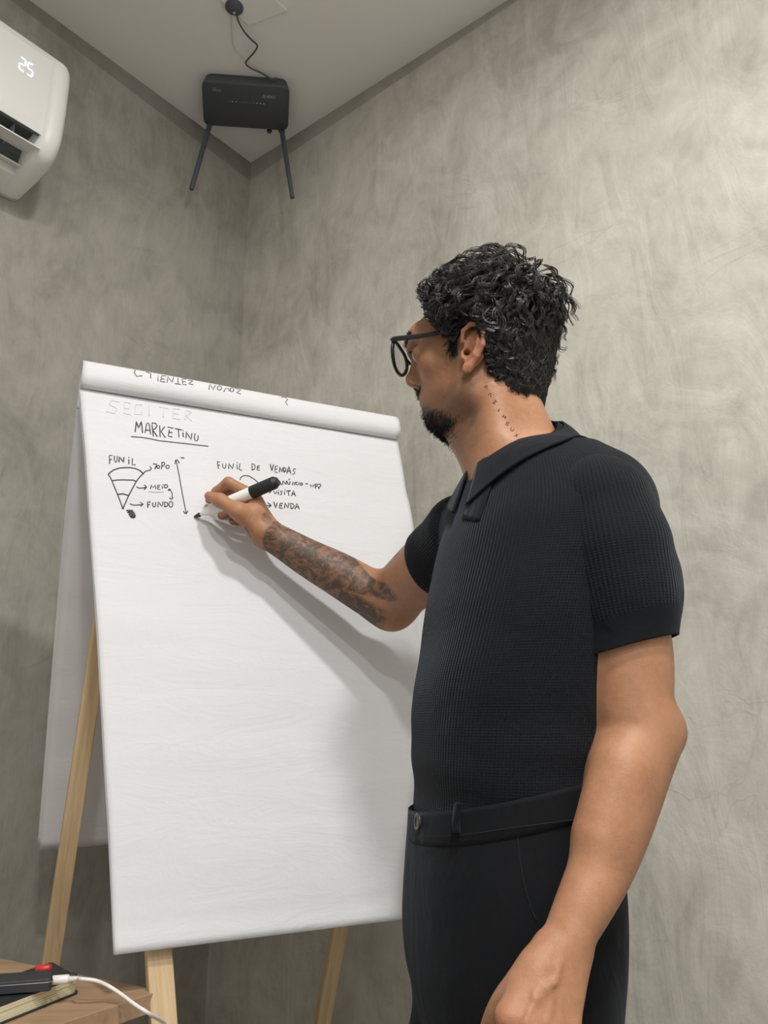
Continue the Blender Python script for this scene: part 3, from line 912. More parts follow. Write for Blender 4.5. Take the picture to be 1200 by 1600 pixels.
def sleeve(pts, rads, cut, cutn, box, parent, extra=(), amt_end=0.030, inner=None):
    if inner is None: inner = (pts[0] - unit(pts[-1] - pts[0]) * .2, unit(pts[-1] - pts[0]))
    f = Field(); f.chain(pts, rads, .02)
    for e in extra: f.ell(*e)
    cutn = unit(cutn)
    ax = [axis_coords([(box[i][0], box[i][1], .0021)]) for i in range(3)]
    V, F = garment(f, ax, [lambda X: (X - cut) @ cutn, lambda X: -((X - inner[0]) @ inner[1])], .0022, 'sleeve')
    me = mesh_np('sleeve', V, F)
    A = unit(pts[-1] - pts[0]); R1 = unit(np.cross(A, [0.3, 1, 0])); R2 = np.cross(A, R1)
    q = V - pts[0]
    t = q @ A; L = np.linalg.norm(pts[-1] - pts[0])
    for i in range(len(pts) - 1): pass
    cen = pts[0] + t[:, None] * A
    q = V - cen
    attr(me, 'rib_u', np.arctan2(q @ R1, q @ R2) * .060); attr(me, 'rib_v', t)
    dist = -((V - cut) @ cutn)
    attr(me, 'rib_amount', sstep(amt_end, amt_end + .003, dist))
    o = link('sleeve', me, M_KNIT, parent)
    # turned hem edge: a fine raised line where the rib ends
    return o, f

hemL = at(980, 1013, .845)
SLV, sleeveL = sleeve([at(934, 795, .858), at(953, 862, .852), at(970, 930, .848), at(980, 1030, .845)], [.0640, .0645, .0590, .0535],
       hemL, (at(1000, 1100, .84) - at(985, 960, .845)) + np.array([.022, 0, 0]), ((.15, .36), (.74, .94), (1.11, 1.46)), SHIRT,
       extra=[(at(1020, 905, .86), (.025, .035, .05), None, .02), (at(1072, 858, .85), (.012, .05, .010), None, .02, 's')])
dR = unit(ER - SR)
hemR = at(676, 886, 1.200)
SRV, sleeveR = sleeve([SR + [0, 0, .0], SR + (ER - SR) * .35, SR + (ER - SR) * .8], [.0600, .0510, .0465],
       hemR, dR + np.array([-.35, 0, .10]), ((-.03, .22), (1.02, 1.32), (1.22, 1.47)), SHIRT)

def strip(name, grid, thick, mat, parent, smooth=True):
    """grid (n,m,3) sheet given thickness along its normal"""
    G = np.asarray(grid, float); n, m, _ = G.shape
    du = np.gradient(G, axis=0); dv = np.gradient(G, axis=1)
    N = np.cross(du, dv); N /= np.linalg.norm(N, axis=-1, keepdims=True) + 1e-12
    V = np.concatenate([G.reshape(-1, 3), (G + N * thick).reshape(-1, 3)])
    i = np.arange(n - 1)[:, None] * m; j = np.arange(m - 1)[None, :]
    q = np.stack([i + j, i + j + 1, i + m + j + 1, i + m + j], -1).reshape(-1, 4)
    F = [q[:, ::-1], q + n * m]
    b = [k for k in range(m)] + [k * m + m - 1 for k in range(1, n)] + [(n - 1) * m + k for k in range(m - 2, -1, -1)] + [k * m for k in range(n - 2, 0, -1)]
    b = np.array(b); c = np.roll(b, -1)
    F.append(np.stack([b, c, c + n * m, b + n * m], -1))
    me = mesh_np(name, V, np.concatenate(F), smooth)
    bm = bmesh.new(); bm.from_mesh(me); bmesh.ops.recalc_face_normals(bm, faces=bm.faces[:]); bm.to_mesh(me); bm.free()
    return link(name, me, mat, parent)

# collar: stands around the neck, folds over and lies on the shoulders
def collar(phi0, phi1, tip):
    nphi, ns = 44, 16
    G = np.zeros((nphi, ns, 3))
    axis = unit(H(-0.030, 0, -0.045) - NB)
    for i in range(nphi):
        f = i / (nphi - 1); ph = phi0 + (phi1 - phi0) * f
        d = FT * math.cos(ph) + LT * math.sin(ph)
        drop = abs(ph) / math.pi                       # 0 front, 1 back
        top = NB + axis * (-.008 + .104 * drop ** 1.75) + d * (.0610 + .005 * drop)
        if f < .5 and abs(phi0) < .6 or f >= .5 and abs(phi1) < .6: pass
        fr = max(0.0, 1 - drop / .38)
        length = .044 + .022 * fr ** 1.6
        dd = unit(d + FT * .40 * fr)
        for j in range(ns):
            s = j / (ns - 1)
            P = top + d * (.010 * math.sin(min(1, s * 4) * math.pi / 2)) + dd * length * .62 * s + np.array([0, 0, -1]) * length * (.78 * s)
            G[i, j] = P
    flat = G.reshape(-1, 3)
    sd = shirt0(flat)
    g = shirt0.grad(flat)
    want = .0065
    push = np.where(sd < want, want - sd, 0)
    flat = flat + g * push[:, None]
    S = np.tile(np.linspace(0, 1, ns), nphi)
    sd = shirt0(flat); pull = np.where((sd > want) & (S > .45), (want - sd) * sstep(.45, .8, S), 0)
    flat = flat + shirt0.grad(flat) * pull[:, None]
    Gs = flat.reshape(nphi, ns, 3)
    for _ in range(6):
        Gs[1:-1] = .5 * Gs[1:-1] + .25 * (Gs[:-2] + Gs[2:])
        Gs[:, 1:-1] = .7 * Gs[:, 1:-1] + .15 * (Gs[:, :-2] + Gs[:, 2:])
    flat = Gs.reshape(-1, 3)
    return flat.reshape(nphi, ns, 3)
Gc = collar(.20, math.pi, 1)
Gd = collar(-.20, -math.pi, 1)
G = np.concatenate([Gc, Gd[::-1][1:]], 0)
strip('collar', G, .0025, M_KNITFLAT, SHIRT)

# placket below the collar
def on_shirt(px, py, off): return SURF.hit(px, py, off)
pl = np.zeros((12, 6, 3))
for i in range(12):
    for j in range(6):
        t = i / 11; s = j / 5
        x = (760 - 24 * t) + (s - .5) * (30 - 4 * t); y = 736 + 76 * t + (s - .5) * 6
        pl[i, j] = on_shirt(x, y, .0010)
strip('placket', pl, .0012, M_KNITFLAT, SHIRT)

# trousers
_t0 = _t.time()
HLt = np.array([math.sin(math.radians(10)), -math.cos(math.radians(10)), 0]); HFt = np.array([-math.cos(math.radians(10)), -math.sin(math.radians(10)), 0])
HIP = np.array([0.148, 0.965, 0.84])
tr0 = Field()
tr0.fn(torso_fn(0.006, 0.765, 1.06, 2.3), (0.142, 0.965, 0.92), 0.26, 0.03)
for s, kf in ((1, 0.0), (-1, 0.03)):
    hp = HIP + HLt * .066 * s
    kn_ = hp + HFt * (.02 + kf) + [0, 0, -.37]; an = hp + HFt * kf + HLt * .01 * s + np.array([.02, 0, -.76])
    tr0.chain([hp + [0, 0, -.07] + HFt * .010, hp + HFt * .018 + [0, 0, -.14], kn_, an], [.080, .088, .072, .064], .04)
for a, b_, r in ():
    P0, P1 = tr0.hit(a[0], a[1]), tr0.hit(b_[0], b_[1])
    tr0.cap(P0, P1, r * .5, r * .4, 0.012, 's')
xs = axis_coords([(-0.02, 0.36, .0034)]); ys = axis_coords([(0.74, 1.20, .0038)]); zs = axis_coords([(0.04, 0.70, .009), (0.70, 1.10, .0034)])
TV, TF = garment(tr0, (xs, ys, zs), [lambda X: X[..., 2] - waist_z(X), lambda X: .055 - X[..., 2]], .003, 'trousers',
    lambda P: (vnoise(P * [1, 1, .55] + P[:, [2, 2, 0]] * .5, 24, 13) * .0022 + vnoise(P * [1, 1, .5] - P[:, [2, 2, 0]] * .9, 40, 14) * .0010) * sstep(1.0, .93, P[:, 2]))
print('trousers', len(TV), _t.time() - _t0)
TROUSERS = link('trousers', mesh_np('trousers', TV, TF), M_TWILL, person)

# waistband: a second layer around the top
nb_ = 120; W = np.zeros((nb_, 8, 3))
for i in range(nb_):
    th_ = -math.pi + .02 + (2 * math.pi - .04) * i / (nb_ - 1)
    d = HFt * math.cos(th_) + HLt * math.sin(th_)
    for j in range(8):
        c = np.array([.142, .965, 0.0]) + d * .16
        c[2] = waist_z(c) + .002 - .0345 * j / 7
        W[i, j] = c
Wf = W.reshape(-1, 3)
for _ in range(8):
    g = tr0.grad(Wf); g[:, 2] = 0; g /= np.linalg.norm(g, axis=1)[:, None]
    Wf = Wf - (tr0(Wf) - .0008)[:, None] * g
    Wf[:, 2] = waist_z(Wf) + .002 - .0345 * np.tile(np.arange(8) / 7, nb_)
band = strip('waistband', Wf.reshape(nb_, 8, 3), .0014, M_TWILL, TROUSERS)

def seam(name, pix, surf, off, rad, mat, parent, n=8, sides=6):
    P = smooth_path([surf.hit(x, y, off) for x, y in pix], n)
    P = surf.project(P, off, 2)
    V, F = tube_np([P], [rad], sides)
    return link(name, mesh_np(name, V, F), mat, parent)
seam('pocket_seam', [(808, 1300), (812, 1340), (820, 1385), (832, 1425), (838, 1438)], tr0, .0001, .0007, M_THREAD, TROUSERS)
seam('fly_seam', [(652, 1305), (656, 1350), (665, 1410), (678, 1470), (695, 1540), (706, 1600)], tr0, .0001, .0006, M_THREAD, TROUSERS)
seam('waist_seam', [(660, 1309), (720, 1305), (790, 1295), (850, 1287), (905, 1280)], tr0, .0028, .0006, M_THREAD, TROUSERS)
# belt loop
lp = [tr0.hit(x, y, .0055) for x, y in [(716, 1254), (713, 1270), (711, 1288), (712, 1302)]]
P = smooth_path(lp, 5); wd = unit(np.cross(tr0.grad(P[:1])[0], [0, 0, 1])) * .0048
strip('belt_loop', np.stack([P - wd, P, P + wd], 1), .0022, M_TWILL, TROUSERS)
bc = tr0.hit(655, 1284, .004); bn = tr0.grad(bc[None])[0]
V, F = lathe_np([(0, .0001), (0, .0085), (.0018, .0092), (.0032, .0088), (.0034, .0066), (.0024, .0058), (.0024, .0001)], bc, bn, 24)
link('button', mesh_np('button', V, F), M_HORN, TROUSERS)
# back pocket pull at the rear edge
V, F = tube_np([[(tr0.hit(980, 1378, .002)), tr0.hit(982, 1388, .003)]], [.0016], 6)
link('pocket_stud', mesh_np('pocket_stud', V, F), M_DEVEDGE, TROUSERS)

# shoes under the trouser cuffs
for s, kf in ((1, 0.0), (-1, 0.03)):
    c = HIP + HLt * .088 * s + HFt * kf + np.array([.02, 0, 0]); c[2] = 0
    f = Field()
    f.cap(c + HFt * -.035 + [0, 0, .045], c + HFt * .05 + [0, 0, .045], .036, .038, .02)
    f.cap(c + HFt * .05 + [0, 0, .042], c + HFt * .165 + [0, 0, .030], .038, .030, .03)
    f.cap(c + [0, 0, .05], c + [0, 0, .11], .036, .040, .02)
    fw = Wrap(lambda X, f=f: np.maximum(np.maximum(f(X), .002 - X[..., 2]), X[..., 2] - .10))
    V, F = surface(fw, axis_coords([(c[0] - .25, c[0] + .12, .006)]), axis_coords([(c[1] - .12, c[1] + .12, .006)]), axis_coords([(-.01, .13, .006)]))
    link('shoe', mesh_np('shoe', relax(V, F, 2), F), M_RUBBER, person)

# ------------------------------------------------------------------ hair, beard, brows
_t0 = _t.time()
scalp = Field()
scalp.ell(H(.002, 0, .052), (.081, .077, .086), HR, .02)
scalp.ell(H(-.026, 0, .020), (.056, .070, .074), HR, .03)
scalp.ell(H(.047, 0, .043), (.063, .062, .064), HR, .02)
scalp.ell(H(-.046, 0, -.035), (.032, .048, .050), HR, .03)

def mat_hair():
    m, nt, bs = new_mat('dark_curly_hair'); g = NT(nt)
    r = g.attr('tone')
    bs.inputs['Roughness'].default_value = 0.38
    nt.links.new(g.mix(r, (0.010, 0.009, 0.009), (0.040, 0.034, 0.032)), bs.inputs['Base Color'])
    bs.inputs['Specular IOR Level'].default_value = 0.6
    return m
M_HAIR = mat_hair()
M_HAIRBASE = plain('hair_shadowed_base', (0.012, 0.011, 0.011), 0.8)

# how thick the hair stands over the scalp, and where the hairline runs (head coordinates)
def thick(h):
    x, y, z = h[..., 0], np.abs(h[..., 1]), h[..., 2]
    t = .012 + .029 * sstep(.02, .12, z)
    t = t + .022 * sstep(.05, .09, x) * sstep(.06, .09, z)
    edge = .30 + .70 * sstep(.0, .022, hair_mask(h))
    t = t * np.where((x > -.02) & (z < .085), edge, 1.0)
    t = t * (1 - .55 * sstep(.02, -.07, z)) * (1 - .90 * sstep(-.035, -.080, x) * sstep(.120, .075, z)) + .012 * np.exp(-((x + .040) / .028) ** 2) * sstep(.09, .12, z)
    return t
def hair_mask(h):
    """signed: > 0 inside the hair-bearing area"""
    x, y, z = h[..., 0], np.abs(h[..., 1]), h[..., 2]
    # side hairline: z must be above this curve of x
    xs_ = np.array([-.11, -.085, -.055, -.036, -.022, -.008, .008, .015, .023, .031, .044, .054, .066, .080, .12])
    zl = np.array([-.064, -.064, -.050, -.028, .020, .040, .038, .026, .014, .026, .042, .066, .096, .106, .112])
    return z - np.interp(x, xs_, zl)
rs = np.random.RandomState(7)
# underlying mass
base = Field()
def hairmass(X):
    h = (X - HC.astype(np.float32)) @ HR.astype(np.float32)
    d = scalp(X) - np.minimum(thick(h) * .45, .013)
    return np.maximum(d, -hair_mask(h) * .8)
HM = Wrap(hairmass)
lo = HC - .17; hi = HC + .19
HV, HFc = surface(HM, axis_coords([(lo[0], hi[0], .003)]), axis_coords([(lo[1], hi[1], .003)]), axis_coords([(lo[2], hi[2], .003)]))
HV = relax(HV, HFc, 3)
me = mesh_np('hair', HV, HFc)
HAIR = None

def lock_paths(n_clump, per, npts, step, seed):
    r = np.random.RandomState(seed)
    # roots: random directions on the scalp
    D = r.normal(size=(n_clump * 6, 3)); D /= np.linalg.norm(D, axis=1)[:, None]
    h0 = np.array([-.015, 0, .02]) + D * .095
    P = scalp.project(HP(h0), 0.0, 5); h = toH(P)
    ok = (hair_mask(h) > .0015) & (h[:, 2] > -.09)
    P = P[ok][:n_clump]; h = h[ok][:n_clump]; n = len(P)
    Nn = scalp.grad(P)
    # combing direction in head space: from the crown outwards/down, fringe forward
    crown = np.array([-.045, 0.01, .13])
    rad = h - crown; rad /= np.linalg.norm(rad, axis=1)[:, None]
    comb = rad + np.array([0, 0, -.35]) * sstep(.08, .0, h[:, 2])[:, None]
    comb = comb + np.array([.3, 0, .55]) * (sstep(.03, .06, h[:, 0]) * sstep(.03, .0, hair_mask(h)))[:, None]
    comb = comb + r.normal(size=(n, 3)) * .45
    C = comb @ HR.T
    C = C - (C * Nn).sum(1)[:, None] * Nn; C /= np.linalg.norm(C, axis=1)[:, None]
    ph = r.uniform(0, 6.28, n); amp = r.uniform(.0026, .0054, n); wl = r.uniform(.021, .034, n); hand = np.where(r.rand(n) > .5, 1, -1)
    amp = amp * (1 - .55 * sstep(.01, -.06, h[:, 2]))
    amp = amp * (1 - .4 * sstep(-.045, -.075, h[:, 0]))
    T0 = thick(h)
    base_h = T0 * r.uniform(.30, .93, n)
    paths = []
    Q = P.copy(); N_ = Nn.copy(); S_ = 0.0
    cen = []
    for i in range(npts):
        f = i / (npts - 1)
        cen.append((Q.copy(), N_.copy(), C.copy()))
        Qn = Q + C * step
        hq = toH(Qn); bad = (hair_mask(hq) < .005) & (hq[:, 0] > -.045)
        if i > 0: frozen = frozen | bad
        else: frozen = bad
        Q = np.where(frozen[:, None], Q + N_ * .0004, Qn)
        N_ = scalp.grad(Q); Q = np.where(frozen[:, None], Q, Q - scalp(Q)[:, None] * N_)
        B = np.cross(N_, C)
        C = C + B * (r.normal(size=(n, 1)) * .10)
        C = C - (C * N_).sum(1)[:, None] * N_; C /= np.linalg.norm(C, axis=1)[:, None]
    out = []; tone = []
    for s in range(per):
        dph = r.normal(size=n) * .22; off1 = r.normal(size=n) * .0016; off2 = r.normal(size=n) * .0012; da = 1 + r.normal(size=n) * .10
        pts = np.zeros((n, npts, 3))
        for i, (Q, N_, C_) in enumerate(cen):
            f = i / (npts - 1); B = np.cross(N_, C_)
            ss = i * STEP; slow = 1.0
            a = ph + dph + hand * 2 * np.pi * ss / wl
            A_ = amp * da * min(1, f * 3.0 + .15)
            hh = base_h * min(1.0, .55 + f * 1.6) * (1 - .25 * max(0, f - .6))
            pts[:, i] = Q + N_ * (hh + A_ * np.cos(a) * .75 + off2)[:, None] + B * (A_ * np.sin(a) * 1.1 + off1)[:, None] + C_ * (A_ * np.cos(a + .6) * .55)[:, None]
        out.append(pts); tone.append(r.rand(n))
    return np.concatenate(out), np.concatenate(tone)

def strands_mesh(P, r0, tone, sides=3, taper=.35):
    n, m, _ = P.shape
    T = np.gradient(P, axis=1); T /= np.linalg.norm(T, axis=2, keepdims=True) + 1e-9
    ref = np.broadcast_to(unit([.3, .5, .8]), T.shape)
    A = np.cross(T, ref); A /= np.linalg.norm(A, axis=2, keepdims=True) + 1e-9; B = np.cross(A, T)
    R = r0 * (1 - (1 - taper) * np.linspace(0, 1, m) ** 2)[None, :, None]
    ang = np.arange(sides) * 2 * np.pi / sides
    V = P[:, :, None, :] + R[..., None] * (np.cos(ang)[None, None, :, None] * A[:, :, None] + np.sin(ang)[None, None, :, None] * B[:, :, None])
    idx = np.arange(n * m * sides).reshape(n, m, sides)
    a = idx[:, :-1]; b_ = idx[:, 1:]
    F = np.stack([a, np.roll(a, -1, 2), np.roll(b_, -1, 2), b_], -1).reshape(-1, 4)
    return V.reshape(-1, 3), F, np.repeat(tone, m * sides)
STEP = .0034
P1, t1 = lock_paths(2100, 8, 15, STEP, 3)
V1, F1_, T1 = strands_mesh(P1, .00048, t1)
allV = np.concatenate([HV, V1]); allF = np.concatenate([HFc, F1_ + len(HV)])
me = mesh_np('hair', allV, allF)
attr(me, 'tone', np.concatenate([np.zeros(len(HV)), T1]))
HAIR = link('hair', me, M_HAIR, person)
print('hair', len(allV), _t.time() - _t0)

def short_hairs(name, n, sampler, length, r0, dirf, seed, parent=person):
    r = np.random.RandomState(seed)
    P = sampler(r, n); P = body.project(P, 0.0, 4)
    N_ = body.grad(P); D = dirf(P, N_, r)
    m = 5; t = np.linspace(0, 1, m)
    L = length * r.uniform(.5, 1.2, len(P))
    curl = r.normal(size=P.shape) * .35
    pts = P[:, None] + (D[:, None] * t[None, :, None] + curl[:, None] * (t ** 2)[None, :, None] * .6) * L[:, None, None]
    V, F, T_ = strands_mesh(pts, r0, r.rand(len(P)) * .7)
    me = mesh_np(name, V, F); attr(me, 'tone', T_)
    return link(name, me, M_HAIR, parent)
def face_dir(fw, down):
    def f(P, N_, r):
        d = N_ * .5 + HF * fw + np.array([0, 0, -down]) + r.normal(size=P.shape) * .25
        return d / np.linalg.norm(d, axis=1)[:, None]
    return f
short_hairs('beard', 4200, lambda r, n: HP(np.stack([.053 + r.normal(size=n) * .017, r.normal(size=n) * .017, -.093 + r.normal(size=n) * .005], 1)), .0065, .00036, face_dir(.1, 1.0), 1)
short_hairs('moustache', 500, lambda r, n: HP(np.stack([.094 + np.zeros(n), r.uniform(-.026, .026, n), -.0425 + r.normal(size=n) * .0022 - .006 * (np.abs(r.uniform(0, 1, n)))], 1)), .006, .00034, face_dir(.2, 1.0), 2)
for s in (-1, 1):
    def brow(r, n, s=s):
        q = r.uniform(0, 1, n)
        return HP(np.stack([.108 - .020 * q ** 1.5, s * (.012 + .036 * q), .034 + .006 * np.sin(q * 2.6) + r.normal(size=n) * .0020], 1))
    short_hairs('eyebrow', 300, brow, .006, .00030, lambda P, N_, r, s=s: (lambda d: d / np.linalg.norm(d, axis=1)[:, None])(N_ * .35 + HL * s * 1.0 + r.normal(size=P.shape) * .2), 5 + s)
    def lash(r, n, s=s):
        q = r.uniform(0, 1, n)
        return HP(np.stack([.0975 - .003 * q, s * (.023 + .019 * q), .0145 - .003 * q], 1))
    short_hairs('eyelashes', 60, lash, .007, .0003, lambda P, N_, r: (lambda d: d / np.linalg.norm(d, axis=1)[:, None])(HF * 1.0 + np.array([0, 0, .2]) + r.normal(size=P.shape) * .15), 9 + s)
def sideburn(s):
    short_hairs('sideburn', 260, lambda r, n: HP(np.stack([.022 + r.normal(size=n) * .0045, np.full(n, s * .066), .012 + r.normal(size=n) * .008], 1)), .008, .0004, face_dir(.1, 1.0), 20 + s)
sideburn(1); sideburn(-1)
# eyes
M_EYE = plain('eye_white', (0.50, 0.46, 0.43), 0.2)
M_IRIS = plain('dark_brown_iris', (0.02, 0.012, 0.008), 0.1)
for s in (-1, 1):
    c = H(.0845, s * .0325, .0110); dirn = unit(HF + np.array([0, 0, -.12]))
    prof = [(.0118 * math.cos(t), .0118 * math.sin(t) + 1e-5) for t in np.linspace(math.pi, 0, 18)]
    V, F = lathe_np(prof, c, dirn, 24)
    e = link('eye', mesh_np('eye', V, F), M_EYE, person)
    prof = [(.0121 * math.cos(t), .0121 * math.sin(t) + 1e-5) for t in np.linspace(.60, 0, 6)]
    V, F = lathe_np(prof, c, dirn, 24)
    link('iris', mesh_np('iris', V, F), M_IRIS, e)

# neck tattoo: a column of small letters under the ear
strokes = []
NTX = [((760, 604), 'A'), ((766, 616), 'A'), ((773, 628), 'Z'), ((780, 640), 'I'), ((788, 651), 'M'), ((793, 662), 'E'), ((800, 671), 'U'), ((807, 680), 'X')]
GL = {'A': [[(-1, 1), (0, -1), (1, 1)]], 'Z': [[(-1, -1), (1, -1), (-1, 1), (1, 1)]], 'I': [[(0, -1), (0, 1)], [(-.6, 1), (.6, 1)]], 'M': [[(-1, 1), (-1, -1), (0, .4), (1, -1), (1, 1)]],
      'E': [[(1, -1), (-1, -1), (-1, 1), (1, 1)], [(-1, 0), (.8, 0)]], 'U': [[(-1, -1), (-1, .6), (0, 1), (1, .6), (1, -1)]], 'X': [[(-1, -1), (1, 1)], [(1, -1), (-1, 1)]]}
paths = []
for (px, py), ch in NTX:
    for st_ in GL[ch]:
        ca, sa = math.cos(.55), math.sin(.55)
        pp = []
        for (x, y) in st_:
            X_, Y_ = x * 2.2, y * 2.4
            pp.append(body.hit(px + X_ * ca - Y_ * sa, py + X_ * sa + Y_ * ca, 0.0))
        pp = np.array(pp); fine = np.vstack([pp[i] + (pp[i + 1] - pp[i]) * t for i in range(len(pp) - 1) for t in (0, .5)] + [pp[-1]])
        paths.append(body.project(fine, .0000, 2))
V, F = tube_np(paths, [.00055] * len(paths), 4)
link('neck_tattoo', mesh_np('neck_tattoo', V, F), plain('faded_tattoo_ink', (.07, .055, .05), .6), person)['label'] = 'small column of tattooed letters on the neck'

# ------------------------------------------------------------------ eyeglasses
M_FRAME = plain('black_acetate', (0.012, 0.012, 0.013), 0.25, spec=0.6)
M_TIP = plain('grey_metal_core_tip', (0.16, 0.18, 0.20), 0.3, metal=0.5)
def mat_lens():
    m, nt, bs = new_mat('clear_lens')
    nt.nodes.remove(bs); g = NT(nt)
    tr = g.node('ShaderNodeBsdfTransparent'); tr.inputs[0].default_value = (.93, .95, .95, 1)
    gl = g.node('ShaderNodeBsdfGlossy'); gl.inputs['Roughness'].default_value = .05
    fr = g.node('ShaderNodeLayerWeight'); fr.inputs[0].default_value = .25
    mx = g.node('ShaderNodeMixShader')
    g.lk(g.math('MULTIPLY', fr.outputs[1], .35), mx.inputs[0]); g.lk(tr.outputs[0], mx.inputs[1]); g.lk(gl.outputs[0], mx.inputs[2])
    g.lk(mx.outputs[0], nt.nodes['Material Output'].inputs[0])
    return m
M_LENS = mat_lens()
glasses = link('eyeglasses', mesh_np('eyeglasses', *tube_np([smooth_path([H(.1185, .0085, .014), H(.120, 0, .0175), H(.1185, -.0085, .014)], 8)], [.0022], 8)), M_FRAME, person)
def lens_outline(s, n=40, k=1.0):
    pts = []
    for i in range(n):
        a = 2 * math.pi * i / n
        ca, sa = math.cos(a), math.sin(a)
        w = .0300 * k; hh = (.0175 if sa > 0 else .0255) * k
        y = math.copysign(abs(ca) ** (.62 if sa > 0 else .9), ca) * w; z = math.copysign(abs(sa) ** (.75 if sa > 0 else 1.0), sa) * hh
        y *= 1 - .12 * max(0, -z / .0255)
        z += .003 * (y / .0265)
        pts.append(H(.1170 - .004 * ((abs(y + .035)) / .06) ** 2 - z * .12, s * (.0375 + y), .0020 + z))
    return np.array(pts)
for s in (-1, 1):
    o = lens_outline(s); P = np.vstack([o, o[:2]])
    V, F = tube_np([P], [.0026], 8, cap=False)
    fr_ = link('rim', mesh_np('rim', V, F), M_FRAME, glasses)
    o2 = lens_outline(s, 40, .97); c = o2.mean(0) + HF * .0015
    V = np.vstack([c, c + (o2 - c) * .5 + HF * .0006, o2])
    F = [[0, 1 + i, 1 + (i + 1) % 40, 1 + (i + 1) % 40] for i in range(40)]
    bm = bmesh.new(); vs = [bm.verts.new(v) for v in V]
    for i in range(40):
        j = (i + 1) % 40
        bm.faces.new([vs[0], vs[1 + i], vs[1 + j]]); bm.faces.new([vs[1 + i], vs[41 + i], vs[41 + j], vs[1 + j]])
    link('lens', mesh_bm('lens', bm, True), M_LENS, glasses)
    T = smooth_path([H(.1125, s * .0665, .0170), H(.1060, s * .0710, .0180), H(.060, s * .0735, .0235), H(.010, s * .0780, .0335), H(-.006, s * .0785, .0345)], 8)
    V, F = tube_np([T], [np.linspace(.0042, .0034, len(T))], 8, flat=HL)
    link('temple', mesh_np('temple', V, F), M_FRAME, glasses)
    T = smooth_path([H(-.006, s * .0785, .0345), H(-.020, s * .0870, .0300), H(-.034, s * .0960, .0215), H(-.045, s * .1010, .0150)], 8)
    V, F = tube_np([T], [np.linspace(.0024, .0018, len(T))], 8, flat=HL)
    link('temple_tip', mesh_np('temple_tip', V, F), M_TIP, glasses)['label'] = 'grey curved end of the temple behind the ear'

# ------------------------------------------------------------------ flip chart
from mathutils.bvhtree import BVHTree
W3 = np.array([0.89960, 0.43671, 0.0]); NH = np.array([-W3[1], W3[0], 0.0])
TAU = math.radians(12)
UB = NH * math.sin(TAU) + np.array([0, 0, math.cos(TAU)]); NBD = np.cross(W3, UB)      # up the board, out of the board
P0 = PEN0.copy()
def obp(x, y, off=0.0): return on_plane(x, y, P0 + NBD * off, NBD)
Lx = [(124, 606), (133, 707), (140, 803), (146, 887), (153, 989), (164, 1187), (171, 1300), (180, 1492)]
Rx = [(621, 687), (628, 725), (635, 765), (643, 798), (653, 858), (667, 960), (682, 1090), (694, 1230), (707, 1427)]
Lw = smooth_path([obp(*p) for p in Lx], 8); Rw = smooth_path([obp(*p) for p in Rx], 8)
def resample(P, n):
    s = np.r_[0, np.cumsum(np.linalg.norm(np.diff(P, axis=0), axis=1))]; t = np.linspace(0, s[-1], n)
    return np.stack([np.interp(t, s, P[:, i]) for i in range(3)], 1)
NR, NC = 90, 70
Lw, Rw = resample(Lw, NR), resample(Rw, NR)
def wave(P, seed=0, k=1.0):
    a = (P - P0) @ W3; b_ = (P - P0) @ UB
    Q = np.stack([a * 1.0, b_ * 2.2, a * 0], -1).reshape(-1, 3)
    w = vnoise(Q, 9, seed + 1) * .0022 + vnoise(Q, 24, seed + 2) * .0007 + vnoise(Q[:, [0, 1, 2]] * [.4, 2.2, 1], 26, seed + 3) * .0005
    return (w * k).reshape(P.shape[:-1])
pad = empty('flip_chart_pad', P0 * [1, 1, 0])
tag(pad, 'large white paper pad on the wooden easel with marker handwriting', 'paper pad')
s_ = np.linspace(0, 1, NC)[None, :, None]
flat0 = Lw[:, None] * (1 - s_) + Rw[:, None] * s_
topfade = sstep(0, .12, np.linspace(0, 1, NR))[:, None]
tip_dist = np.linalg.norm(flat0 - P0, axis=2)
amp = topfade * sstep(.0, .06, tip_dist)
page = flat0 + NBD * (wave(flat0) * amp)[..., None]
# right edge of the free sheet rolls back a little lower down, the foot lifts
page = page - NBD * (.012 * sstep(.93, 1.0, s_[0, :, 0])[None, :] * sstep(.1, .5, np.linspace(0, 1, NR))[:, None])[..., None]
# crease ruled across the foot of the sheet
rowd = np.linspace(0, 1, NR)[:, None]
page = page - NBD * (.0016 * np.exp(-((rowd - .966) / .008) ** 2))[..., None]
front = strip('front_sheet', page, -.0004, M_PAPER, pad)
def offset_sheet(name, off, dl, k):
    g = flat0 - NBD * off + W3 * dl
    g = g + NBD * (wave(flat0, k, .3))[..., None] * topfade[..., None]
    return strip(name, g, -.0010, M_PAPER, pad)
offset_sheet('under_sheet', .006, .0015, 20)
offset_sheet('under_sheet', .0085, -.001, 30)

# sheets folded over the top: the roll, then hanging down behind the easel
TL, TR = obp(125, 606), obp(620, 687)
prof = [(.0015, -.001), (.010, .0005), (.0165, .008), (.0185, .018), (.0170, .030), (.0110, .041), (.002, .0475), (-.009, .0490), (-.020, .0440), (-.029, .032), (-.036, .014), (-.042, -.010)]
prof = smooth_path([(a * 1.15, b_ * 1.22, 0) for a, b_ in prof], 5)[:, :2]
na = 60
roll = np.zeros((len(prof), na, 3))
for j in range(na):
    f = j / (na - 1)
    base_ = TL * (1 - f) + TR * f
    sc = 1.0 - .04 * f
    for i, (a, b_) in enumerate(prof):
        roll[i, j] = base_ + NBD * a * (sc + .10 * math.sin(f * 7)) + UB * b_ * sc
roll_o = strip('flipped_sheets_roll', roll, .0022, M_PAPER, pad)
roll2 = roll - 0
back_top = roll[-1]
BLp = at(62, 1328, 1.585)
dv = BLp - back_top[0]; dv = dv - W3 * 0
backs = []
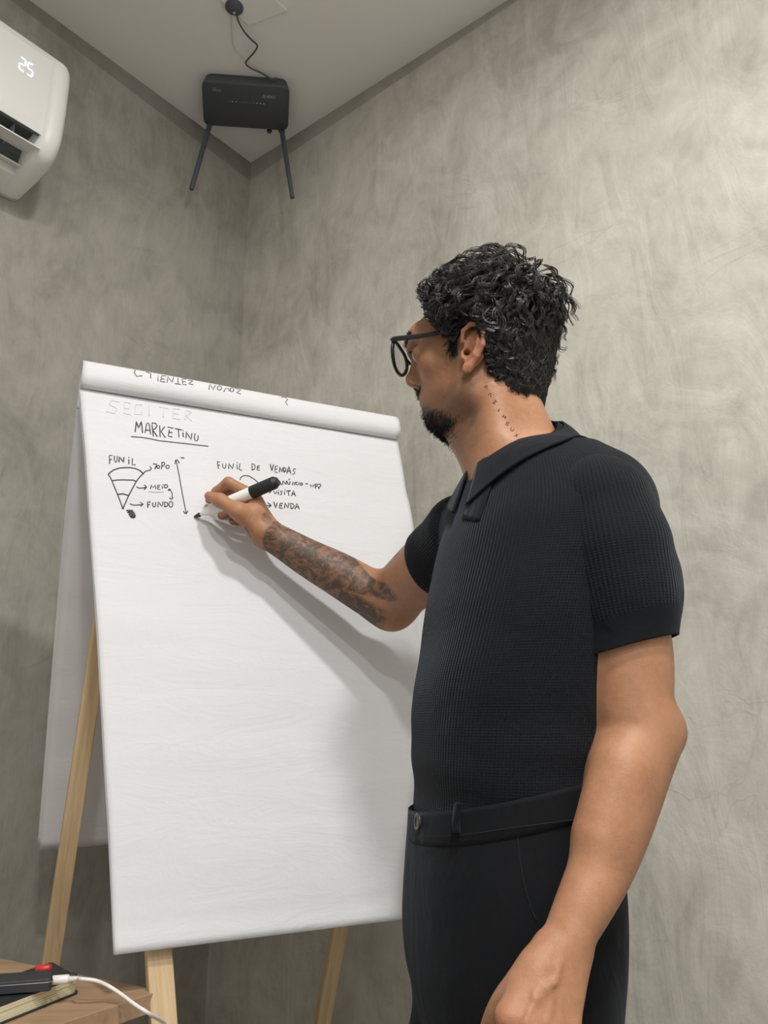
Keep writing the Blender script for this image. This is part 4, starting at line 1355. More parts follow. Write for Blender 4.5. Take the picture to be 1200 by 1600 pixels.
for q, (oy, ox, ln) in enumerate([(0, 0, 1.0), (.006, .006, .985), (.011, -.004, .992)]):
    g = np.zeros((50, 40, 3))
    for i in range(50):
        t = i / 49
        for j in range(40):
            f = j / 39
            bt = back_top[0] * (1 - f) + back_top[-1] * f
            P = bt + dv * t * ln + W3 * ox * sstep(0, .2, t) + NH * (oy * sstep(0, .3, t))
            P = P + NH * .012 * math.sin(math.pi * t) * (1 - f * .5)
            g[i, j] = P
    g = g + NH * (wave(g, 40 + q * 5, 1.4) * sstep(0, .2, np.linspace(0, 1, 50))[:, None])[..., None]
    strip('flipped_sheet', g, .0004, M_PAPER, pad)

def bvh_of(o):
    me = o.data
    return BVHTree.FromPolygons([v.co[:] for v in me.vertices], [p.vertices[:] for p in me.polygons])
BV_PAGE, BV_ROLL = bvh_of(front), bvh_of(roll_o)
def cast(bvh, x, y, off=.0006):
    d = Vector(tuple(unit(ray(x, y))))
    loc, nrm, idx, dist = bvh.ray_cast(Vector(tuple(CAM)), d)
    if loc is None: return None
    if nrm.dot(d) > 0: nrm = -nrm
    return np.array(loc + nrm * off)
def circ(x, y, rx, ry=None, a0=-1.4, a1=4.7, n=12):
    ry = ry or rx
    return [(x + rx * math.cos(a0 + (a1 - a0) * i / (n - 1)), y + ry * math.sin(a0 + (a1 - a0) * i / (n - 1))) for i in range(n)]
def write(name, strokes, fx, bvh, rad, parent, mat=M_INK, jit=.35):
    r = random.Random(len(strokes) * 7)
    paths = []; rads = []
    for st in strokes:
        P = [fx(*p) for p in st]
        if len(P) == 1: P = [P[0], (P[0][0] + .9, P[0][1] + 1.1)]
        Q = []
        for i in range(len(P) - 1):
            L = math.hypot(P[i + 1][0] - P[i][0], P[i + 1][1] - P[i][1]); n = max(1, int(L / 3.5))
            for k in range(n): Q.append((P[i][0] + (P[i + 1][0] - P[i][0]) * k / n, P[i][1] + (P[i + 1][1] - P[i][1]) * k / n))
        Q.append(P[-1])
        W_ = [cast(bvh, x, y) for x, y in Q]; W_ = [w for w in W_ if w is not None]
        if len(W_) < 2: continue
        paths.append(np.array(W_)); rads.append(rad * (1 + r.uniform(-.12, .12)))
    V, F = tube_np(paths, rads, 6, flat=NBD)
    return link(name, mesh_np(name, V, F), mat, parent)
K1 = lambda x, y: (150 + x / 5.714, 640 + y / 5.714)
K2 = lambda x, y: (310 + x / 5.714, 700 + y / 5.714)
K3 = lambda x, y: (100 + x / 2.143, 550 + y / 2.143)
title = [[(350, 200), (360, 105), (380, 168), (405, 105), (416, 208)], [(438, 208), (452, 130), (465, 118), (476, 135), (488, 222)], [(443, 182), (482, 187)],
 [(512, 240), (500, 135)], [(496, 122), (530, 122), (545, 145), (530, 170), (506, 182), (548, 243)], [(572, 245), (568, 142)], [(614, 152), (580, 196), (620, 252)],
 [(638, 156), (692, 168)], [(655, 180), (645, 236), (682, 246)], [(650, 202), (682, 207)], [(705, 170), (765, 182)], [(735, 177), (740, 248)], [(776, 206), (779, 246)], [(775, 184)],
 [(803, 256), (806, 200), (848, 268), (856, 212)], [(884, 214), (877, 245), (884, 275), (900, 280), (912, 262), (911, 232)],
 [(312, 242), (400, 248), (480, 260), (560, 278), (780, 302), (1002, 328)]]
funil = [[(122, 486), (119, 412), (146, 408)], [(120, 448), (142, 445)], [(163, 412), (165, 455), (176, 472), (187, 462), (190, 415)], [(205, 470), (208, 420), (245, 472), (249, 425)], [(292, 445), (293, 487)], [(292, 424)], [(325, 435), (322, 492), (354, 494)]]
funnel = [[(108, 582), (125, 562), (160, 538), (210, 522), (290, 517), (350, 526), (395, 546), (422, 575)], [(108, 582), (125, 600), (140, 632), (165, 692), (190, 752), (240, 885)], [(427, 568), (395, 596), (360, 640), (325, 705), (293, 764), (264, 830), (240, 885)],
 [(140, 635), (190, 629), (250, 628), (330, 630), (358, 641)], [(188, 757), (240, 752), (296, 768)], [(232, 878), (248, 888)]]
labels = [[(420, 572), (440, 552), (480, 540)], [(478, 508), (496, 524), (480, 546)], [(508, 485), (545, 488), (536, 505), (525, 532)], circ(556, 512, 13), [(585, 532), (588, 474)], [(584, 474), (606, 470), (614, 484), (604, 500), (588, 505)], circ(638, 511, 15),
 [(362, 690), (378, 699), (400, 702), (448, 694)], [(430, 672), (453, 693), (428, 716)], [(486, 707), (495, 674), (510, 697), (528, 674), (533, 708)], [(574, 676), (550, 675), (548, 710), (574, 712)], [(548, 692), (568, 690)], [(592, 686), (592, 706)], [(594, 667)], circ(623, 684, 15),
 [(648, 716), (668, 726), (680, 750), (680, 795)], [(645, 724), (650, 709), (668, 716)], [(656, 786), (672, 802), (688, 786)],
 [(303, 840), (322, 850), (345, 854), (415, 848)], [(395, 825), (421, 845), (398, 864)], [(463, 876), (459, 828), (487, 824)], [(460, 850), (481, 847)], [(505, 830), (506, 858), (518, 870), (529, 862), (533, 828)], [(552, 871), (555, 824), (590, 866), (596, 822)], [(613, 868), (609, 824), (634, 832), (643, 848), (633, 863), (611, 869)], circ(668, 846, 17, 26)]
arrow = [[(715, 452), (740, 580), (772, 760), (805, 928)], [(705, 486), (708, 456), (722, 446), (735, 460), (743, 481)], [(755, 430), (789, 433)], [(780, 905), (792, 925), (806, 930), (820, 902)]]
blot = [[(272, 903), (300, 898), (284, 922), (316, 896), (292, 938), (328, 902), (302, 950), (338, 914), (308, 958), (345, 926), (318, 968), (348, 940), (328, 970), (346, 958)], [(300, 905), (330, 960)], [(312, 900), (344, 950)], [(318, 904), (336, 936), (346, 962)], [(296, 930), (322, 962)]]
write('handwritten_title', title, K1, BV_PAGE, .00093, front)['label'] = 'underlined handwriting reading MARKETING'
write('handwritten_word', funil, K1, BV_PAGE, .00089, front)['label'] = 'handwritten word FUNIL over the funnel'
write('funnel_drawing', funnel, K1, BV_PAGE, .00100, front)
write('handwritten_labels', labels, K1, BV_PAGE, .00085, front)['label'] = 'arrows to TOPO, MEIO and FUNDO'
write('drawn_arrow', arrow, K1, BV_PAGE, .00089, front)
write('ink_blot', blot, K1, BV_PAGE, .0016, front)
write('pencil_rule', [[(468, 732), (540, 737), (602, 736)]], K1, BV_PAGE, .0005, front, M_PRINT)
second = [[(180, 187), (167, 124), (191, 125)], [(172, 156), (190, 152)], [(214, 140), (218, 172), (230, 183), (241, 175), (246, 142)], [(270, 187), (272, 140), (306, 187), (313, 140)], [(343, 150), (346, 190)], [(343, 130)], [(371, 140), (362, 190), (389, 202)],
 [(479, 197), (477, 140), (498, 146), (507, 168), (498, 190), (477, 198)], [(547, 160), (525, 162), (525, 196), (547, 198)], [(525, 178), (543, 176)],
 [(640, 145), (656, 207), (670, 148)], [(707, 162), (685, 165), (683, 216), (707, 219)], [(684, 190), (703, 188)], [(722, 217), (725, 170), (748, 217), (753, 175)], [(763, 217), (762, 172), (780, 182), (782, 200), (764, 217)], [(788, 227), (808, 164), (824, 230)], [(795, 206), (820, 208)], [(870, 187), (848, 188), (846, 204), (860, 214), (856, 232), (838, 234)],
 [(372, 285), (376, 268), (390, 253), (415, 245), (455, 252), (500, 280), (545, 320)], [(532, 326), (549, 323), (553, 304)], [(585, 305), (588, 290), (605, 283), (630, 284)],
 [(703, 332), (722, 289), (743, 332)], [(711, 316), (738, 317)], [(752, 327), (755, 292), (782, 327), (786, 292)], [(795, 300), (797, 318), (806, 326), (815, 320), (818, 298)], [(806, 287), (813, 275)], [(840, 332), (842, 302), (860, 331), (862, 304)], [(884, 303), (870, 308), (868, 322), (886, 331)], [(896, 306), (897, 330)], circ(919, 322, 10), [(954, 322), (965, 318), (977, 321)],
 [(997, 325), (1005, 349), (1014, 330), (1022, 349), (1031, 326)], [(1045, 362), (1042, 325)], [(1040, 325), (1058, 322), (1060, 338), (1046, 344)], [(1078, 366), (1068, 345)], [(1066, 325), (1088, 321), (1094, 334), (1080, 350), (1070, 352)],
 [(596, 372), (618, 384), (645, 386)], [(630, 368), (649, 385), (632, 404)], [(671, 385), (685, 412), (701, 388)], [(713, 391), (715, 416)], [(712, 373)], [(748, 384), (732, 388), (744, 402), (740, 416), (727, 416)], [(769, 391), (769, 416)], [(768, 373)], [(784, 386), (823, 382)], [(803, 386), (806, 427)], [(831, 427), (848, 381), (866, 430)], [(838, 410), (862, 412)],
 [(572, 512), (645, 514)], [(618, 488), (650, 512), (628, 532)], [(671, 480), (690, 537), (702, 490)], [(753, 495), (728, 495), (722, 536), (752, 539)], [(724, 516), (748, 514)], [(768, 537), (772, 490), (800, 537), (807, 492)], [(826, 542), (822, 494), (845, 500), (853, 520), (845, 536), (824, 543)], [(861, 547), (880, 494), (900, 547)], [(868, 526), (895, 528)]]
write('handwritten_list', second, K2, BV_PAGE, .00093, front)['label'] = 'handwriting reading FUNIL DE VENDAS, ANUNCIO - WPP, VISITA, VENDA'
rolltxt = [[(238, 61), (235, 71), (244, 82), (262, 80)], [(274, 68), (290, 72), (290, 88)], [(314, 86), (315, 98)], [(315, 80)], [(341, 82), (328, 80), (323, 99), (338, 101)], [(326, 90), (338, 92)], [(345, 103), (348, 83), (362, 102), (367, 85)], [(371, 106), (391, 109)], [(382, 107), (381, 89)],
 [(410, 92), (396, 90), (397, 109), (410, 110)], [(397, 100), (408, 101)], [(414, 95), (431, 97), (417, 107), (433, 110)], [(485, 127), (488, 108), (500, 127), (506, 112)], circ(520, 121, 7), [(535, 133), (545, 114), (553, 131)], circ(562, 127, 6.5), [(572, 122), (592, 127), (577, 137), (592, 141)], [(727, 152), (742, 153), (749, 160), (741, 168), (748, 178)]]
M_GREYINK = plain('greyed_marker_ink', (.16, .16, .17), .7)
write('show_through_word', rolltxt[:12], K3, BV_ROLL, .0009, roll_o, M_GREYINK)['label'] = 'upside-down word CLIENTES seen through the folded sheets'
write('show_through_word', rolltxt[12:17], K3, BV_ROLL, .0009, roll_o, M_GREYINK)['label'] = 'upside-down word NOVOS seen through the folded sheets'
write('show_through_mark', rolltxt[17:], K3, BV_ROLL, .0009, roll_o, M_GREYINK)
ghost = [[(185, 168), (160, 162), (150, 175), (178, 190), (170, 206), (142, 200)], [(222, 172), (202, 168), (200, 206), (224, 210)], [(202, 188), (218, 190)], [(262, 178), (240, 176), (236, 208), (262, 210), (260, 196)], [(285, 178), (285, 215)], [(318, 184), (350, 190)], [(334, 187), (332, 220)], [(388, 192), (366, 190), (364, 222), (388, 226)], [(366, 206), (384, 208)], [(405, 228), (408, 196), (428, 202), (408, 214), (428, 232)]]
write('ghost_writing', ghost, K3, BV_PAGE, .0006, front, plain('very_faint_show_through', (.70, .70, .715), .85))

# easel behind the pad
easel = empty('easel', P0 * [1, 1, 0])
tag(easel, 'pine wood easel holding the big paper pad', 'easel')
ctr = (TL + TR) / 2
wid = np.linalg.norm(TR - TL)
bm = bm_box(ctr - NBD * .014 - UB * .35 + W3 * .06, W3 * (wid / 2 - .060), UB * .35, NBD * .003, .0015)
link('backboard', mesh_bm('backboard', bm), plain('white_hardboard', (.70, .70, .68), .5), easel)
bm = bm_box(ctr - NBD * .004 + UB * .012, W3 * (wid / 2 - .012), UB * .014, NBD * .0035, .002)
link('clamp_bar', mesh_bm('clamp_bar', bm), M_PINE, easel)
def leg(a, b_, wdir, hw, hd, name='leg'):
    a, b_ = np.asarray(a), np.asarray(b_)
    d = unit(b_ - a); w_ = unit(wdir - d * (wdir @ d)); n_ = np.cross(d, w_)
    L = np.linalg.norm(b_ - a) / 2
    # local mesh with Z along the grain so that the wood material follows the leg
    me = mesh_bm(name, bm_box((0, 0, 0), (hw, 0, 0), (0, hd, 0), (0, 0, L), .0018))
    me.materials.append(M_PINE)
    o = bpy.data.objects.new(name, me); COL.objects.link(o)
    o.parent = easel; o.matrix_parent_inverse = Matrix.Translation(-Vector(easel.location))
    M = Matrix(((w_[0], n_[0], d[0]), (w_[1], n_[1], d[1]), (w_[2], n_[2], d[2]))).to_4x4()
    M.translation = Vector(tuple((a + b_) / 2)); o.matrix_basis = M
    return o
def to_floor(P, d): return P + d * (-P[2] / d[2])
fa, fb = obp(247, 1487, -.030), obp(254.5, 1600, -.030)
d = unit(fb - fa)
ftop = fa - d * ((1.60 - fa[2]) / -d[2])
leg(ftop, to_floor(fa, d) + [0, 0, 0.004], W3, .0172, .011)
# mirrored front leg on the other side
def mirror(P): 
    c = ctr + W3 * .085
    return P - W3 * (2 * ((P - c) @ W3))
m1, m2 = ftop + W3 * .46, to_floor(fa, d) + [0, 0, .004] + W3 * .46
leg(m1, m2, W3, .0172, .011)
Pl, Ql = at(152, 1020, 1.40), at(80, 1500, 1.52)
dl_ = unit(Ql - Pl); Tt = Pl - dl_ * ((1.58 - Pl[2]) / -dl_[2])
def cut_top(T, d, z): return T + d * ((T[2] - z) / -d[2])
HT, HT2 = cut_top(Tt, dl_, 1.40), None
leg(HT, to_floor(Pl, dl_) + [0, 0, .004], W3, .0150, .011)
MN = unit(np.cross(W3, dl_))
Pr, Qr = on_plane(530, 1450, Tt, MN), on_plane(503, 1600, Tt, MN)
dr_ = unit(Qr - Pr); Tt2 = Pr - dr_ * ((1.58 - Pr[2]) / -dr_[2])
HT2 = cut_top(Tt2, dr_, 1.36)
leg(HT2, to_floor(Pr, dr_) + [0, 0, .004], W3, .0150, .011)
print('rear legs', Tt, Tt2, to_floor(Pl, dl_), to_floor(Pr, dr_))
link('cross_bar', mesh_bm('cross_bar', bm_box((HT + HT2) / 2 - [0, 0, .05], (HT2 - HT) / 2 * .97, (0, 0, .014), NH * .008, .002)), M_PINE, easel)

# ------------------------------------------------------------------ marker
mk = empty('marker', PEN0)
tag(mk, 'white marker with black cap held in the writing hand', 'marker')
PL = np.linalg.norm(PEN1 - PEN0); f0 = .012
V, F = lathe_np([(f0, .0001), (f0, .0030), (.018, .0045), (.030, .0080), (.040, .0098), (.052, .0104), (PL * .70, .0104), (PL * .71, .0100), (PL * .71, .0001)], PEN0, PD, 32)
link('barrel', mesh_np('barrel', V, F), M_PLASTIC_WHITE, mk)
V, F = lathe_np([(PL * .695, .0001), (PL * .695, .0108), (PL * .70, .0112), (PL * .95, .0112), (PL * .97, .0108), (PL * .972, .0085), (PL * .995, .0082), (PL, .0074), (PL, .0001)], PEN0, PD, 32)
link('cap', mesh_np('cap', V, F), M_RUBBER, mk)
V, F = lathe_np([(0.0005, .0001), (0.0008, .0016), (.006, .0030), (.0125, .0042), (.016, .0030), (.016, .0001)], PEN0, PD, 20)
link('nib', mesh_np('nib', V, F), M_INK, mk)

# ------------------------------------------------------------------ split air conditioner on the left wall
nl = np.array([0.786, -0.618, 0]); nl /= np.linalg.norm(nl)
K3D = np.array([KX, KY, 0.0]); DL3 = np.array([DL[0], DL[1], 0.0])
A_END = .716
def acp(a, dd, z): return K3D + DL3 * a + nl * dd + np.array([0, 0, z])
ac = empty('air_conditioner', acp(A_END + .4, 0, 2.31))
tag(ac, 'white split air conditioner on the left wall showing 25', 'air conditioner')
full = [(.002, 2.600), (.120, 2.604), (.168, 2.600), (.190, 2.588), (.199, 2.566), (.2005, 2.50), (.1995, 2.43), (.197, 2.385), (.190, 2.358), (.172, 2.334), (.145, 2.323), (.10, 2.315), (.05, 2.309), (.002, 2.305)]
notch = full[:7] + [(.197, 2.390), (.1925, 2.368), (.186, 2.372), (.160, 2.400), (.115, 2.395), (.092, 2.350), (.086, 2.3135), (.05, 2.309), (.002, 2.305)]
def sec(profile, a, inset):
    cx, cz = .10, 2.455
    return [acp(a, max(.002, dd - inset * (1 if dd > .1 else .3)), z - math.copysign(min(inset, abs(z - cz)), z - cz)) for dd, z in profile]
def loft(name, sections, mat, parent, caps=True, sharp=False):
    bm = bmesh.new(); rows = [[bm.verts.new(Vector(tuple(p))) for p in s] for s in sections]
    for r0, r1 in zip(rows[:-1], rows[1:]):
        n = len(r0)
        for i in range(n): bm.faces.new([r0[i], r0[(i + 1) % n], r1[(i + 1) % n], r1[i]])
    if caps: bm.faces.new(rows[0][::-1]); bm.faces.new(rows[-1])
    me = mesh_bm(name, bm, not sharp)
    return link(name, me, mat, parent)
ends = [(0, .026), (.0012, .0185), (.005, .011), (.011, .005), (.018, .0015), (.026, 0), (.055, 0)]
fsm = lambda pr: [tuple(p[:2]) for p in smooth_path([(a, b_, 0) for a, b_ in pr], 4)]
fullS = fsm(full); notchS = notch
casing = loft('casing', [sec(fullS, A_END + a, ins) for a, ins in ends], M_PLASTIC_WHITE, ac)
LEN = .82
mid = loft('front_panel', [sec(notchS, A_END + .055, 0), sec(notchS, A_END + LEN - .055, 0)], M_PLASTIC_WHITE, ac, True, True)
loft('end_casing', [sec(fullS, A_END + LEN - a, ins) for a, ins in ends], M_PLASTIC_WHITE, ac)
duct = loft('air_outlet', [[acp(a, dd, z) for dd, z in [(.183, 2.374), (.160, 2.3985), (.115, 2.3935), (.094, 2.350), (.0945, 2.344), (.115, 2.386), (.158, 2.392), (.180, 2.370)]] for a in (A_END + .056, A_END + LEN - .056)], M_PLASTIC_DARK, ac, True, True)
for (d0, z0, d1, z1) in ((.188, 2.338, .128, 2.356), (.120, 2.322, .090, 2.337)):
    loft('louver', [[acp(a, d0, z0), acp(a, (d0 + d1) / 2, (z0 + z1) / 2 + .004), acp(a, d1, z1), acp(a, d1, z1 - .003), acp(a, (d0 + d1) / 2, (z0 + z1) / 2), acp(a, d0, z0 - .003)] for a in (A_END + .050, A_END + LEN - .05)], M_PLASTIC_WHITE, ac, True, True)
for k in range(7):
    a = A_END + .10 + k * .09
    link('vane', mesh_bm('vane', bm_box(acp(a, .135, 2.372), DL3 * .001, nl * .022, (0, 0, .014))), M_PLASTIC_GREY, ac)
# figures of the display
SEG = {'a': ((0, 1), (1, 1)), 'b': ((1, 1), (1, .5)), 'c': ((1, .5), (1, 0)), 'd': ((0, 0), (1, 0)), 'e': ((0, .5), (0, 0)), 'f': ((0, 1), (0, .5)), 'g': ((0, .5), (1, .5))}
disp = []
dc = acp(A_END + .126, .2005, 2.490)
bm = bmesh.new()
for k, (segs) in enumerate(('abged', 'afgcd')):
    for sname in segs:
        (x0, y0), (x1, y1) = SEG[sname]
        g = .12
        X0, X1 = x0 + (x1 - x0) * g, x1 - (x1 - x0) * g; Y0, Y1 = y0 + (y1 - y0) * g, y1 - (y1 - y0) * g
        pa = dc - DL3 * (X0 * .012 + k * .018) + np.array([0, 0, Y0 * .032]); pb = dc - DL3 * (X1 * .012 + k * .018) + np.array([0, 0, Y1 * .032])
        dd = unit(pb - pa); sd = np.cross(nl, dd)
        bm_box((pa + pb) / 2 + nl * .0004, (pb - pa) / 2, sd * .0011, nl * .0004, bm=bm)
link('display_digits', mesh_bm('display_digits', bm), M_LED, ac)['label'] = 'lit figures 25'
# thin lettering line along the upper louver
link('louver_print', mesh_bm('louver_print', bm_box(acp(A_END + .20, .160, 2.3428), DL3 * .07, nl * .0010, (0, 0, .0006))), M_PRINT, ac)

# ------------------------------------------------------------------ router on the ceiling
def oz(x, y, z):
    d = ray(x, y); return CAM + d * ((z - CAM[2]) / d[2])
ZR = CEIL - .036
rt = empty('wifi_router', oz(385, 165, CEIL))
tag(rt, 'dark router with two hanging antennas fixed under the ceiling', 'router')
c4 = [oz(315, 127, ZR), oz(452.5, 137, ZR), oz(450, 205, ZR), oz(318, 196, ZR)]
def rounded(c4, r, n=5):
    out = []
    for i in range(4):
        p, a, b_ = c4[i], c4[i - 1], c4[(i + 1) % 4]
        pa = p + unit(a - p) * r; pb = p + unit(b_ - p) * r
        for k in range(n):
            t = k / (n - 1); out.append(pa * (1 - t) ** 2 + 2 * p * t * (1 - t) + pb * t ** 2)
    return out
rc = sum(c4) / 4
outl = rounded(c4, .022)
rows = []
for dz, sc in ((.036, .93), (.012, .985), (.005, 1.0), (.0015, .992), (0, .965)):
    rows.append([rc + (p - rc) * sc + np.array([0, 0, dz]) for p in outl])
loft('case', rows, M_ROUTER, rt)
ex = unit(c4[1] - c4[0]); ey = unit(c4[3] - c4[0])
for (bx, by), (tx, ty), tY in (((329, 190), (299, 296), 1.915), ((440, 202), (457, 309), 1.93)):
    b0 = oz(bx, by, ZR + .012); t0_ = at(tx, ty, tY)
    V, F = tube_np([[b0, b0 * .93 + t0_ * .07, b0 * .4 + t0_ * .6, t0_ * .995 + b0 * .005, t0_]], [[.0085, .0078, .0070, .0066, .0050]], 12)
    link('antenna', mesh_np('antenna', V, F), M_ROUTER, rt)
    V, F = tube_np([[b0 - ex * .010, b0 + ex * .010]], [.009], 12)
    link('hinge', mesh_np('hinge', V, F), M_ROUTER, rt)
V, F = lathe_np([(0, .0001), (0, .008), (.004, .008), (.006, .004), (.006, .0001)], oz(421, 204, ZR + .010), ey, 16)
link('rear_button', mesh_np('rear_button', V, F), M_ROUTER, rt)
zdn = np.array([0, 0, -1.0])
def flat_strokes(name, strokes, org, sx, sy, rad, mat, parent):
    paths = [np.array([org + ex * (x * sx) + ey * (y * sy) + zdn * .0006 for x, y in st]) for st in strokes]
    V, F = tube_np(paths, [rad] * len(paths), 4, flat=(0, 0, 1))
    return link(name, mesh_np(name, V, F), mat, parent)
# rotated lettering near the right end, two small lines near the left end
word = []
GLY = [[[(1, 0), (0, 0), (0, 1), (1, 1)], [(0, .5), (.8, .5)]], [[(0, 1), (0, 0), (1, 1), (1, 0)]], [[(0, 0), (1, 0), (1, 1), (0, 1), (0, 0)]], [[(0, 0), (0, 1)], [(1, 0), (1, 1)], [(0, .5), (1, .5)]], [[(0, 0), (1, 0), (0, 1), (1, 1)]]]
for i, g_ in enumerate(GLY):
    for st in g_: word.append([(i * 1.5 + x, y) for x, y in st])
flat_strokes('case_lettering', word, oz(412, 148.5, ZR), .0050, .010, .0009, M_PLASTIC_GREY, rt)
sm = [[(0, 0), (2.4, 0)], [(0, 1), (5.5, 1)], [(0, 1.7), (5.5, 1.7)]]
flat_strokes('case_small_print', sm, oz(332, 137, ZR), .0045, .006, .0008, M_PRINT, rt)
leds = [[(i, 0), (i + .25, 0)] for i in (1, 2, 8, 9, 10)]
flat_strokes('status_lights', leds, oz(357, 158, ZR), .0102, .01, .0009, M_LEDG, rt)['kind'] = 'stuff'
dots = [[(i, 0), (i + .3, 0)] for i in (0, 3, 4, 5, 6, 7)]
flat_strokes('status_icons', dots, oz(357, 158, ZR), .0102, .01, .0007, M_PRINT, rt)['kind'] = 'stuff'

# ceiling plate, grommet and the router's cable
cp = [oz(449, 14, CEIL), oz(388, 38, CEIL), oz(338, -8, CEIL), oz(399, -32, CEIL)]
pl_ = link('ceiling_plate', mesh_bm('ceiling_plate', bm_prism(cp, (0, 0, -.006), .0015)), M_CEIL)
tag(pl_, 'flat square cover plate on the ceiling around the cable', 'cover plate')
gc = oz(366, 11, CEIL - .006)
V, F = lathe_np([(0, .0001), (0, .0235), (.003, .0235), (.009, .016), (.014, .010), (.014, .0001)], gc, (0, 0, -1), 28)
gr = link('cable_grommet', mesh_np('cable_grommet', V, F), M_ROUTER); tag(gr, 'round black cable grommet at the top of the wire', 'cable grommet')
V, F = lathe_np([(.013, .0001), (.013, .0035), (.0165, .0035), (.0165, .0001)], gc + np.array([.0, .004, 0]), (0, 0, -1), 12)
link('grommet_stud', mesh_np('grommet_stud', V, F), M_PLASTIC_GREY, gr)
cpts = [(369, 16, .016), (372, 32, .02), (382, 50, .024), (394, 63, .02), (402, 71.5, .014), (397, 82, .016), (387, 93, .020), (384, 99, .02), (391, 106, .024), (408, 114, .026), (422, 123, .022), (434, 131, .014)]
P = smooth_path([oz(x, y, CEIL - dz) for x, y, dz in cpts], 8)
V, F = tube_np([P], [.0024], 8)
wire = link('power_cable', mesh_np('power_cable', V, F), M_ROUTER)
tag(wire, 'kinked black cable running from the grommet to the router', 'cable')
tie = smooth_path([oz(429, 126, CEIL - .020), oz(432, 121, CEIL - .012)], 3)
V, F = tube_np([tie], [.0025], 6)
link('cable_tie', mesh_np('cable_tie', V, F), M_ROUTER, wire)
P = smooth_path([oz(x, y, CEIL - .004) for x, y in [(361, 22), (362, 50), (366, 75), (385, 96), (410, 112), (430, 126)]], 6)
V, F = tube_np([P], [.0007], 5)
th_ = link('thin_thread', mesh_np('thin_thread', V, F), M_PLASTIC_GREY); tag(th_, 'fine pale thread beside the black ceiling cable', 'thread')

# ------------------------------------------------------------------ table and the things on it
ZT = .745
C0 = oz(251, 1547.5, ZT); C1 = oz(0, 1497, ZT); C2 = oz(60, 1611, ZT)
e1, e2 = unit(C1 - C0), unit(C2 - C0)
M_OAK = mat_wood('oak_laminate', (0.30, 0.185, 0.105), (0.47, 0.31, 0.19), (0, 0, -math.atan2(e1[1], e1[0])), (1.6, 26, 26), .42)
tb_ = empty('side_table', (C0 + e1 * .3 + e2 * .35) * [1, 1, 0]); tag(tb_, 'wooden table corner holding the notebook and charger', 'table')
top = [C0, C0 + e1 * .62, C0 + e1 * .62 + e2 * .72, C0 + e2 * .72]
link('table_top', mesh_bm('table_top', bm_prism(rounded(top, .006, 3), (0, 0, -.024), .0012)), M_OAK, tb_)
for fx_, fy_ in ((.07, .07), (.55, .07), (.55, .65), (.07, .65)):
    c = C0 + e1 * fx_ + e2 * fy_; c[2] = (ZT - .024) / 2
    link('leg', mesh_bm('leg', bm_box(c, e1 * .018, np.cross([0, 0, 1], e1) * .018, (0, 0, (ZT - .024) / 2 - .0005), .002)), M_RUBBER, tb_)

# notebook
z0 = ZT + .0004
n0 = oz(124, 1552, z0); n1 = oz(-30, 1614, z0); n3 = oz(83, 1527, z0)
na_, nb2 = unit(n1 - n0), unit(n3 - n0)
LN1, LN2 = .205, .098
def npts(ins, z, r=.008):
    q = [n0 + na_ * ins + nb2 * ins, n0 + na_ * LN1 + nb2 * ins, n0 + na_ * LN1 + nb2 * (LN2 - ins), n0 + na_ * ins + nb2 * (LN2 - ins)]
    q = [p * [1, 1, 0] + [0, 0, z] for p in q]
    return rounded(q, r, 5)
nbk = empty('notebook', n0); tag(nbk, 'black notebook with cream page edges lying on the table', 'notebook')
link('back_cover', mesh_bm('back_cover', bm_prism(npts(0, z0), (0, 0, .002), .0005)), M_COVER, nbk)
zz = z0 + .002; k = 0
rr = random.Random(4)
while zz < z0 + .0165:
    h_ = rr.uniform(.0022, .0034)
    link('page_block', mesh_bm('page_block', bm_prism(npts(.0035 + rr.uniform(0, .0016), zz, .007), (0, 0, h_ - .0003))), M_CREAM, nbk)
    zz += h_
ZN = zz
link('front_cover', mesh_bm('front_cover', bm_prism(npts(0.004, ZN), (0, 0, .002), .0005)), M_COVER, nbk)
ZN += .002
el0 = n0 + na_ * .170 + nb2 * (-.001); el1 = el0 + nb2 * (LN2 + .002)
eb = bm_box(((el0 + el1) / 2) * [1, 1, 0] + [0, 0, ZN + .0006], (el1 - el0) / 2, na_ * .003, (0, 0, .0006))
link('elastic_band', mesh_bm('elastic_band', eb), M_RUBBER, nbk)

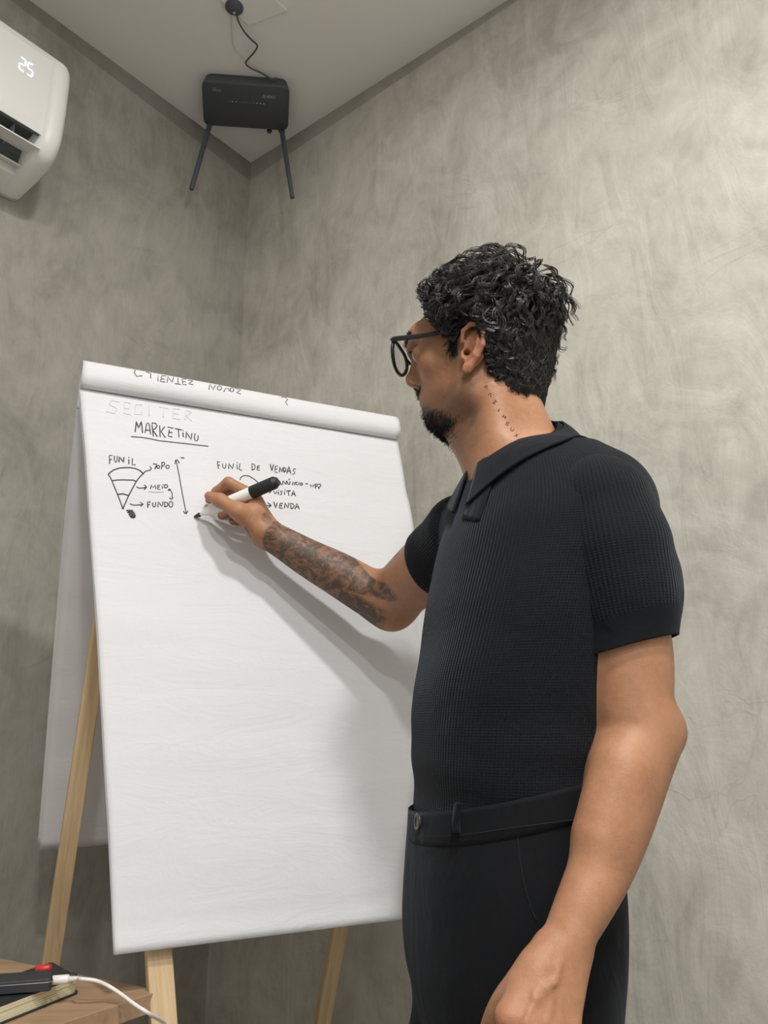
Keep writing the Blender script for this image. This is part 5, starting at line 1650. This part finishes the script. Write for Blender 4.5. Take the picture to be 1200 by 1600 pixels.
# power bank with its white cable
zb = ZN + .0014
d0 = oz(81, 1549, zb); d1 = oz(-60, 1560, zb); d3 = oz(79, 1531, zb)
da, db = unit(d1 - d0), unit(d3 - d0)
dv4 = [d0, d0 + da * .145, d0 + da * .145 + db * .040, d0 + db * .040]
pb_ = empty('power_bank', d0); tag(pb_, 'slim black power bank lying on the notebook', 'power bank')
link('case', mesh_bm('case', bm_prism(rounded(dv4, .008, 4), (0, 0, .0145), .002, 3)), M_DEVICE, pb_)
o4 = rounded([p + np.array([0, 0, .0105]) for p in dv4], .008, 5); cc = sum(o4) / len(o4)
o4 = [cc + (p - cc) * 1.003 for p in o4]
V, F = tube_np([np.array(o4 + [o4[0], o4[1]])], [.0005], 6, cap=False)
link('metal_edge', mesh_np('metal_edge', V, F), M_DEVEDGE, pb_)
ps = d0 + db * .020 + np.array([0, 0, .0072]); pd_ = -da
cab = empty('charging_cable', ps); tag(cab, 'white charging cable curving over the table edge', 'cable')
V, F = lathe_np([(0, .0001), (0, .0048), (.001, .0055), (.019, .0055), (.0205, .0048), (.021, .0034), (.032, .0028), (.033, .0001)], ps, pd_, 16)
link('plug', mesh_np('plug', V, F), M_CABLE_W, cab)
pts = [ps + pd_ * .031, oz(128, 1529.5, ZN + .011), oz(150, 1532.5, ZN + .008), oz(170, 1541, ZT + .021), oz(190, 1554, ZT + .013), oz(212, 1570.5, ZT + .006), oz(238, 1587, ZT - .008), oz(262, 1604, ZT - .05), oz(280, 1640, ZT - .16), oz(285, 1700, ZT - .30)]
V, F = tube_np([smooth_path(pts, 8)], [.0023], 10)
link('cord', mesh_np('cord', V, F), M_CABLE_W, cab)
# red lighter-like piece and a dark pen behind it, on the notebook cover
rp = oz(66, 1519, ZN + .004)
V, F = lathe_np([(-.009, .0001), (-.009, .0045), (-.0075, .0056), (.008, .0056), (.0115, .0040), (.012, .0001)], rp + np.array([0, 0, .004]), -da, 16)
ro = link('red_cap', mesh_np('red_cap', V, F), M_RED); tag(ro, 'small red plastic piece behind the power bank', 'cap')
p0_, p1_ = oz(60, 1526, ZN + .0046), oz(121, 1524.5, ZN + .0046)
V, F = lathe_np([(0, .0001), (0, .0030), (np.linalg.norm(p1_ - p0_) * .9, .0036), (np.linalg.norm(p1_ - p0_), .0018), (np.linalg.norm(p1_ - p0_), .0001)], p0_, p1_ - p0_, 14)
pe = link('pen', mesh_np('pen', V, F), M_RUBBER); tag(pe, 'thin black pen lying behind the white plug', 'pen')
